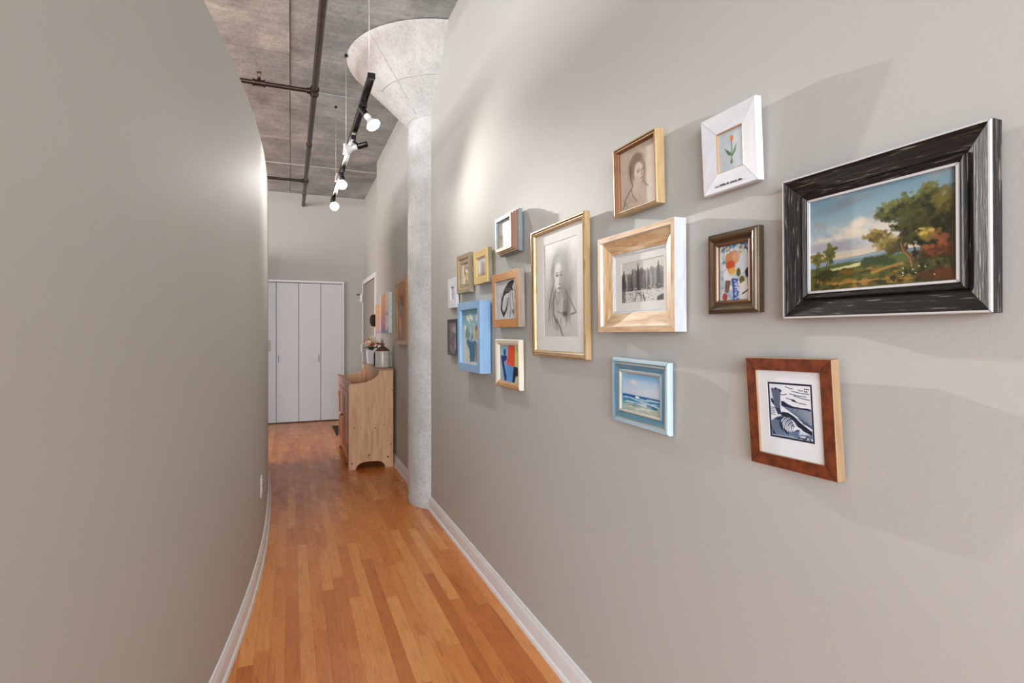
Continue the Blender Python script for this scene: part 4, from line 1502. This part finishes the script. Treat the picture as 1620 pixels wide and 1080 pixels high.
for k, y in enumerate((0, L - 0.022)):
    bm = bmesh.new()
    prism(bm, prof, Matrix.Translation((0, y, 0)), 0.022)
    sd = bobj('side_panel', bm, PINEL, cab)
    if k == 0:
        for (x, z, r) in ((0.05, .40, .006), (.11, .40, .005), (.25, .39, .007), (.33, .41, .006), (.19, .13, .009), (.37, .10, .010), (.03, .06, .008), (.40, .22, .006), (.41, .75, .006)):
            bm = bmesh.new()
            lathe(bm, [(r * 0.5, 0), (r, 0.0002), (r * 0.6, 0.0008)], Matrix.Translation((x, 0.0002, z)) @ Matrix.Rotation(PI / 2, 4, 'X'), 10)
            bobj('knot', bm, KNOT, sd)
simple('back_panel', (DD - 0.016, 0.022, 0.05), (DD - 0.001, L - 0.022, 0.925), PINEL, cab)
simple('top_shelf', (0.262, -0.006, 0.9455), (DD + 0.004, L + 0.006, 0.962), PINET, cab, 0.004)
simple('well_back', (0.292, 0.0225, 0.745), (0.306, L - 0.0225, 0.945), PINET, cab)
simple('well_bottom', (0.022, 0.0225, 0.73), (0.291, L - 0.0225, 0.744), PINET, cab)
simple('well_front', (-0.004, 0.0225, 0.735), (0.016, L - 0.0225, 0.822), PINET, cab, 0.002)
simple('front_lip', (-0.012, -0.004, 0.8225), (0.022, L + 0.004, 0.836), PINET, cab, 0.003)
# face frame
simple('stile', (0.0, 0.0225, 0.10), (0.018, 0.09, 0.734), PINEF, cab)
simple('stile', (0.0, L - 0.09, 0.10), (0.018, L - 0.0225, 0.734), PINEF, cab)
simple('stile', (0.0, L / 2 - 0.03, 0.10), (0.018, L / 2 + 0.03, 0.734), PINEF, cab)
bm = bmesh.new()
ap = [(0.0225, 0.0), (0.09, 0.0)]
for k in range(9):
    t = k / 8
    ap.append((0.13 + (L - 0.26) * t, 0.045 + 0.035 * math.sin(PI * t)))
ap += [(L - 0.09, 0.0), (L - 0.0225, 0.0), (L - 0.0225, 0.10), (0.0225, 0.10)]
prism(bm, ap, Matrix.Rotation(PI / 2, 4, 'Z') @ Matrix.Translation((0, -0.018, 0)), 0.018)
bobj('apron', bm, PINEF, cab)
for k in range(2):
    ya = 0.092 + k * (L / 2 - 0.06)
    yb = ya + L / 2 - 0.126
    d = simple('door', (0.004, ya, 0.105), (0.014, yb, 0.730), PINEF, cab)
    for lo, hi in (((ya, 0.105), (ya + 0.06, 0.73)), ((yb - 0.06, 0.105), (yb, 0.73)), ((ya + 0.06, 0.105), (yb - 0.06, 0.17)), ((ya + 0.06, 0.665), (yb - 0.06, 0.73))):
        simple('door_frame', (-0.006, lo[0], lo[1]), (0.004, hi[0], hi[1]), PINEF, d, 0.0015)
    bm = bmesh.new()
    yk = yb - 0.03 if k == 0 else ya + 0.03
    lathe(bm, [(0.006, 0), (0.007, 0.010), (0.014, 0.018), (0.014, 0.024), (0.008, 0.029)], Matrix.Translation((-0.006, yk, 0.46)) @ Matrix.Rotation(-PI / 2, 4, 'Y'), 16)
    bobj('knob', bm, plain('porcelain_knob', S(238, 232, 222), 0.2) if k == 1 else M_BRASS, d, True, 40)
    for z in (0.20, 0.62):
        yh = ya if k == 0 else yb
        simple('hinge', (-0.010, yh - 0.012, z - 0.03), (-0.0058, yh + 0.012, z + 0.03), M_BRASS, d, 0.001)

# ------------------------------------------------------------------ things on the dry sink
ZS = 0.962
GLZ = plain('salt_glaze_stoneware', S(206, 198, 184), 0.22, var=0.05, scale=9)
BRN = plain('brown_slip_glaze', S(96, 54, 32), 0.2, var=0.2)
jug = tag(empty('stoneware_jug', (0.862, 5.64, ZS)), 'two tone stoneware jug with brown shoulder on the dry sink', 'jug')
bm = bmesh.new()
lathe(bm, [(0.066, 0), (0.072, 0.004), (0.073, 0.02), (0.073, 0.158), (0.071, 0.166)], seg=36)
bobj('body', bm, GLZ, jug, True, 40)
bm = bmesh.new()
lathe(bm, [(0.0715, 0.165), (0.068, 0.175), (0.054, 0.190), (0.034, 0.203), (0.020, 0.210), (0.016, 0.218), (0.017, 0.232), (0.021, 0.236), (0.020, 0.243), (0.012, 0.243)], seg=36)
bobj('shoulder', bm, BRN, jug, True, 40)
bm = bmesh.new()
path(bm, [(-0.016, 0, 0.232), (-0.032, 0, 0.238), (-0.048, 0, 0.230), (-0.056, 0, 0.212), (-0.055, 0, 0.190)], 0.006, 10)
bobj('handle', bm, BRN, jug, True)

vx, vy = 0.850, 6.36
vase = tag(empty('flower_vase', (vx, vy, ZS)), 'white square tapered planter holding flowers on the dry sink', 'vase')
bm = bmesh.new()
lathe(bm, [(0.058, 0), (0.062, 0.004), (0.078, 0.150), (0.078, 0.155), (0.072, 0.155), (0.058, 0.03), (0.01, 0.028)], Matrix.Rotation(PI / 4, 4, 'Z'), 4)
bobj('pot', bm, plain('white_ceramic', S(228, 228, 226), 0.25, var=0.02), vase)
bm = bmesh.new()
lathe(bm, [(0.06, 0.125), (0.062, 0.14), (0.02, 0.146)], Matrix.Rotation(PI / 4, 4, 'Z'), 4)
bobj('soil', bm, plain('potting_moss', S(70, 62, 44), 0.9), vase)

bq = tag(empty('flower_bouquet', (vx, vy, ZS + 0.15)), 'coral and cream flowers standing in the white planter', 'flowers')
COR = plain('coral_petal', S(206, 116, 88), 0.6, var=0.15)
CRM = plain('cream_petal', S(236, 214, 184), 0.6, var=0.06)
LEAF = plain('dark_green_leaf', S(78, 84, 62), 0.6, var=0.2)


def blossom_mesh(r):
    bm = bmesh.new()
    for ring, (n, rr, tl_) in enumerate(((8, 1.0, 0.25), (6, 0.7, 0.7), (4, 0.4, 1.15))):
        for k in range(n):
            a = 2 * PI * k / n + ring * 0.4
            M = Matrix.Rotation(a, 4, 'Z') @ Matrix.Rotation(-tl_, 4, 'Y')
            pts = [(0, 0, 0), (0.5, -0.32, 0.05), (0.9, -0.22, 0.16), (1.0, 0, 0.2), (0.9, 0.22, 0.16), (0.5, 0.32, 0.05)]
            top = [bm.verts.new(M @ (Vector(p) * r * rr)) for p in pts]
            ctr = bm.verts.new(M @ (Vector((0.55, 0, -0.04)) * r * rr))
            for i in range(6):
                bm.faces.new((top[i], top[(i + 1) % 6], ctr))
    me = bpy.data.meshes.new('blossom')
    bm.to_mesh(me)
    bm.free()
    return me


rb = random.Random(3)
bms = {c: blossom_mesh(0.046) for c in ('a', 'b')}
bms['a'].materials.append(COR)
bms['b'].materials.append(CRM)
for k in range(17):
    a = rb.uniform(0, 2 * PI)
    q = rb.uniform(0.0, 0.085)
    z = 0.065 + 0.055 * (1 - q / 0.085) + rb.uniform(-0.01, 0.015)
    kind = 'a' if k % 4 else 'b'
    p = Vector((q * math.cos(a) * 0.8, q * math.sin(a) * 1.3 - (0.05 if kind == 'b' else 0), z))
    o = bpy.data.objects.new('blossom', bms[kind])
    COL.objects.link(o)
    o.parent = bq
    o.location = p
    o.rotation_euler = Vector((p.x * 8, p.y * 8 - 0.3, 1)).to_track_quat('Z', 'Y').to_euler()
    bm = bmesh.new()
    path(bm, [(p.x * 0.15, p.y * 0.15, 0.006), (p.x * 0.6, p.y * 0.6, z * 0.5), tuple(p)], 0.002, 5)
    bobj('stem', bm, LEAF, bq)
for k in range(9):
    a = k * 0.7
    bm = bmesh.new()
    d = Vector((math.cos(a), math.sin(a), 0))
    s = Vector((-d.y, d.x, 0))
    pts = [d * 0.01, d * 0.05 + s * 0.02 + Vector((0, 0, 0.035)), d * 0.095 + Vector((0, 0, 0.03)), d * 0.05 - s * 0.02 + Vector((0, 0, 0.035))]
    v = [bm.verts.new(p) for p in pts]
    m_ = bm.verts.new(d * 0.05 + Vector((0, 0, 0.045)))
    for i in range(4):
        bm.faces.new((v[i], v[(i + 1) % 4], m_))
    bobj('leaf', bm, LEAF, bq)

lan = tag(empty('candle_lantern', (0.855, 5.98, ZS)), 'small black filigree candle lantern between the jug and the planter', 'lantern')
bm = bmesh.new()
lathe(bm, [(0.034, 0), (0.036, 0.004), (0.034, 0.010), (0.01, 0.011)], seg=20)
bobj('base', bm, M_BLACK, lan, True, 35)
bm = bmesh.new()
for k in range(10):
    a = 2 * PI * k / 10
    for s in (1, -1):
        path(bm, [(0.031 * math.cos(a + s * t * 1.2), 0.031 * math.sin(a + s * t * 1.2), 0.008 + 0.118 * t) for t in np.linspace(0, 1, 7)], 0.0032, 5)
bobj('lattice', bm, M_BLACK, lan, True)
bm = bmesh.new()
lathe(bm, [(0.034, 0.124), (0.036, 0.130), (0.022, 0.150), (0.006, 0.158), (0.006, 0.172)], seg=20)
bobj('lid', bm, M_BLACK, lan, True, 35)
bm = bmesh.new()
lathe(bm, [(0.020, 0.011), (0.020, 0.07), (0.004, 0.072), (0.001, 0.082)], seg=16)
bobj('candle', bm, CRM, lan, True, 35)

# ------------------------------------------------------------------ entry things
BLK = plain('black_felt', S(26, 24, 26), 0.85, bs=0.2, bscale=200)
hat = tag(empty('hat', (WX2, 7.13, 1.47)), 'black hat hanging on the entry wall beside the taupe door', 'hat')
M = Matrix.Rotation(-PI / 2, 4, 'Y')
bm = bmesh.new()
tube(bm, (0, 0, 0.02), (-0.05, 0, 0.03), 0.005, seg=8)
bobj('hook', bm, M_BRASS, hat)
bm = bmesh.new()
lathe(bm, [(0.125, 0.016), (0.128, 0.020), (0.10, 0.024), (0.078, 0.030), (0.077, 0.075), (0.066, 0.105), (0.04, 0.116), (0.005, 0.112)], M, 30)
bobj('crown', bm, BLK, hat, True, 50)
bm = bmesh.new()
lathe(bm, [(0.0785, 0.031), (0.0795, 0.033), (0.0792, 0.048), (0.078, 0.050)], M, 30, caps=False)
bobj('band', bm, plain('grey_ribbon', S(120, 118, 116), 0.6), hat, True)
bm = bmesh.new()
path(bm, [(-0.014, 0.09, -0.09), (-0.012, 0.06, -0.17), (-0.012, 0.02, -0.24), (-0.010, 0.0, -0.30)], [0.008, 0.010, 0.010, 0.006], 8)
bobj('strap', bm, BLK, hat, True)

MATB = plain('black_coir', S(38, 32, 30), 0.95, var=0.3, scale=200, bs=0.5, bscale=300)
dm = tag(empty('doormat', (0.80, 7.72, 0.0)), 'dark doormat on the floor in front of the entry door', 'doormat')
simple('pile', (-0.24, -0.36, 0.0005), (0.22, 0.36, 0.011), MATB, dm, 0.003)
bm = bmesh.new()
for lo, hi in (((-0.26, -0.38), (0.24, -0.36)), ((-0.26, 0.36), (0.24, 0.38)), ((-0.26, -0.36), (-0.24, 0.36)), ((0.22, -0.36), (0.24, 0.36))):
    box(bm, (lo[0], lo[1], 0.0005), (hi[0], hi[1], 0.008))
bobj('border', bm, plain('black_rubber', S(24, 22, 22), 0.6), dm)

# plates on the curved partition


def on_partition(y, s=0.0):
    e = 0.01
    t = Vector((part_x(y + e) - part_x(y - e), 2 * e, 0)).normalized()
    return Vector((part_x(y), y, 0)), math.atan2(-t.x, t.y)


p, rz = on_partition(3.42)
out = tag(empty('wall_outlet', (p.x + 0.0006, p.y, 0.435), (0, 0, rz)), 'white outlet plate low on the curved partition', 'outlet')
simple('plate', (0.0005, -0.036, -0.058), (0.007, 0.036, 0.058), M_PLASTIC, out, 0.003)
for z in (-0.024, 0.024):
    r_ = simple('receptacle', (0.007, -0.017, z - 0.015), (0.0095, 0.017, z + 0.015), M_PLASTIC, out, 0.001)
    for s in (-1, 1):
        simple('slot', (0.0095, s * 0.006 - 0.0012, z - 0.004), (0.0098, s * 0.006 + 0.0012, z + 0.006), M_DARK, r_)

p, rz = on_partition(5.75)
th = tag(empty('thermostat', (p.x + 0.0006, p.y, 1.19), (0, 0, rz)), 'white thermostat box on the curved partition near the closet', 'thermostat')
simple('housing', (0.0005, -0.055, -0.052), (0.034, 0.055, 0.052), M_PLASTIC, th, 0.005)
simple('screen', (0.0342, -0.03, 0.0), (0.035, 0.03, 0.03), plain('lcd_grey', S(150, 160, 150), 0.3), th)
print('planks', NPL)
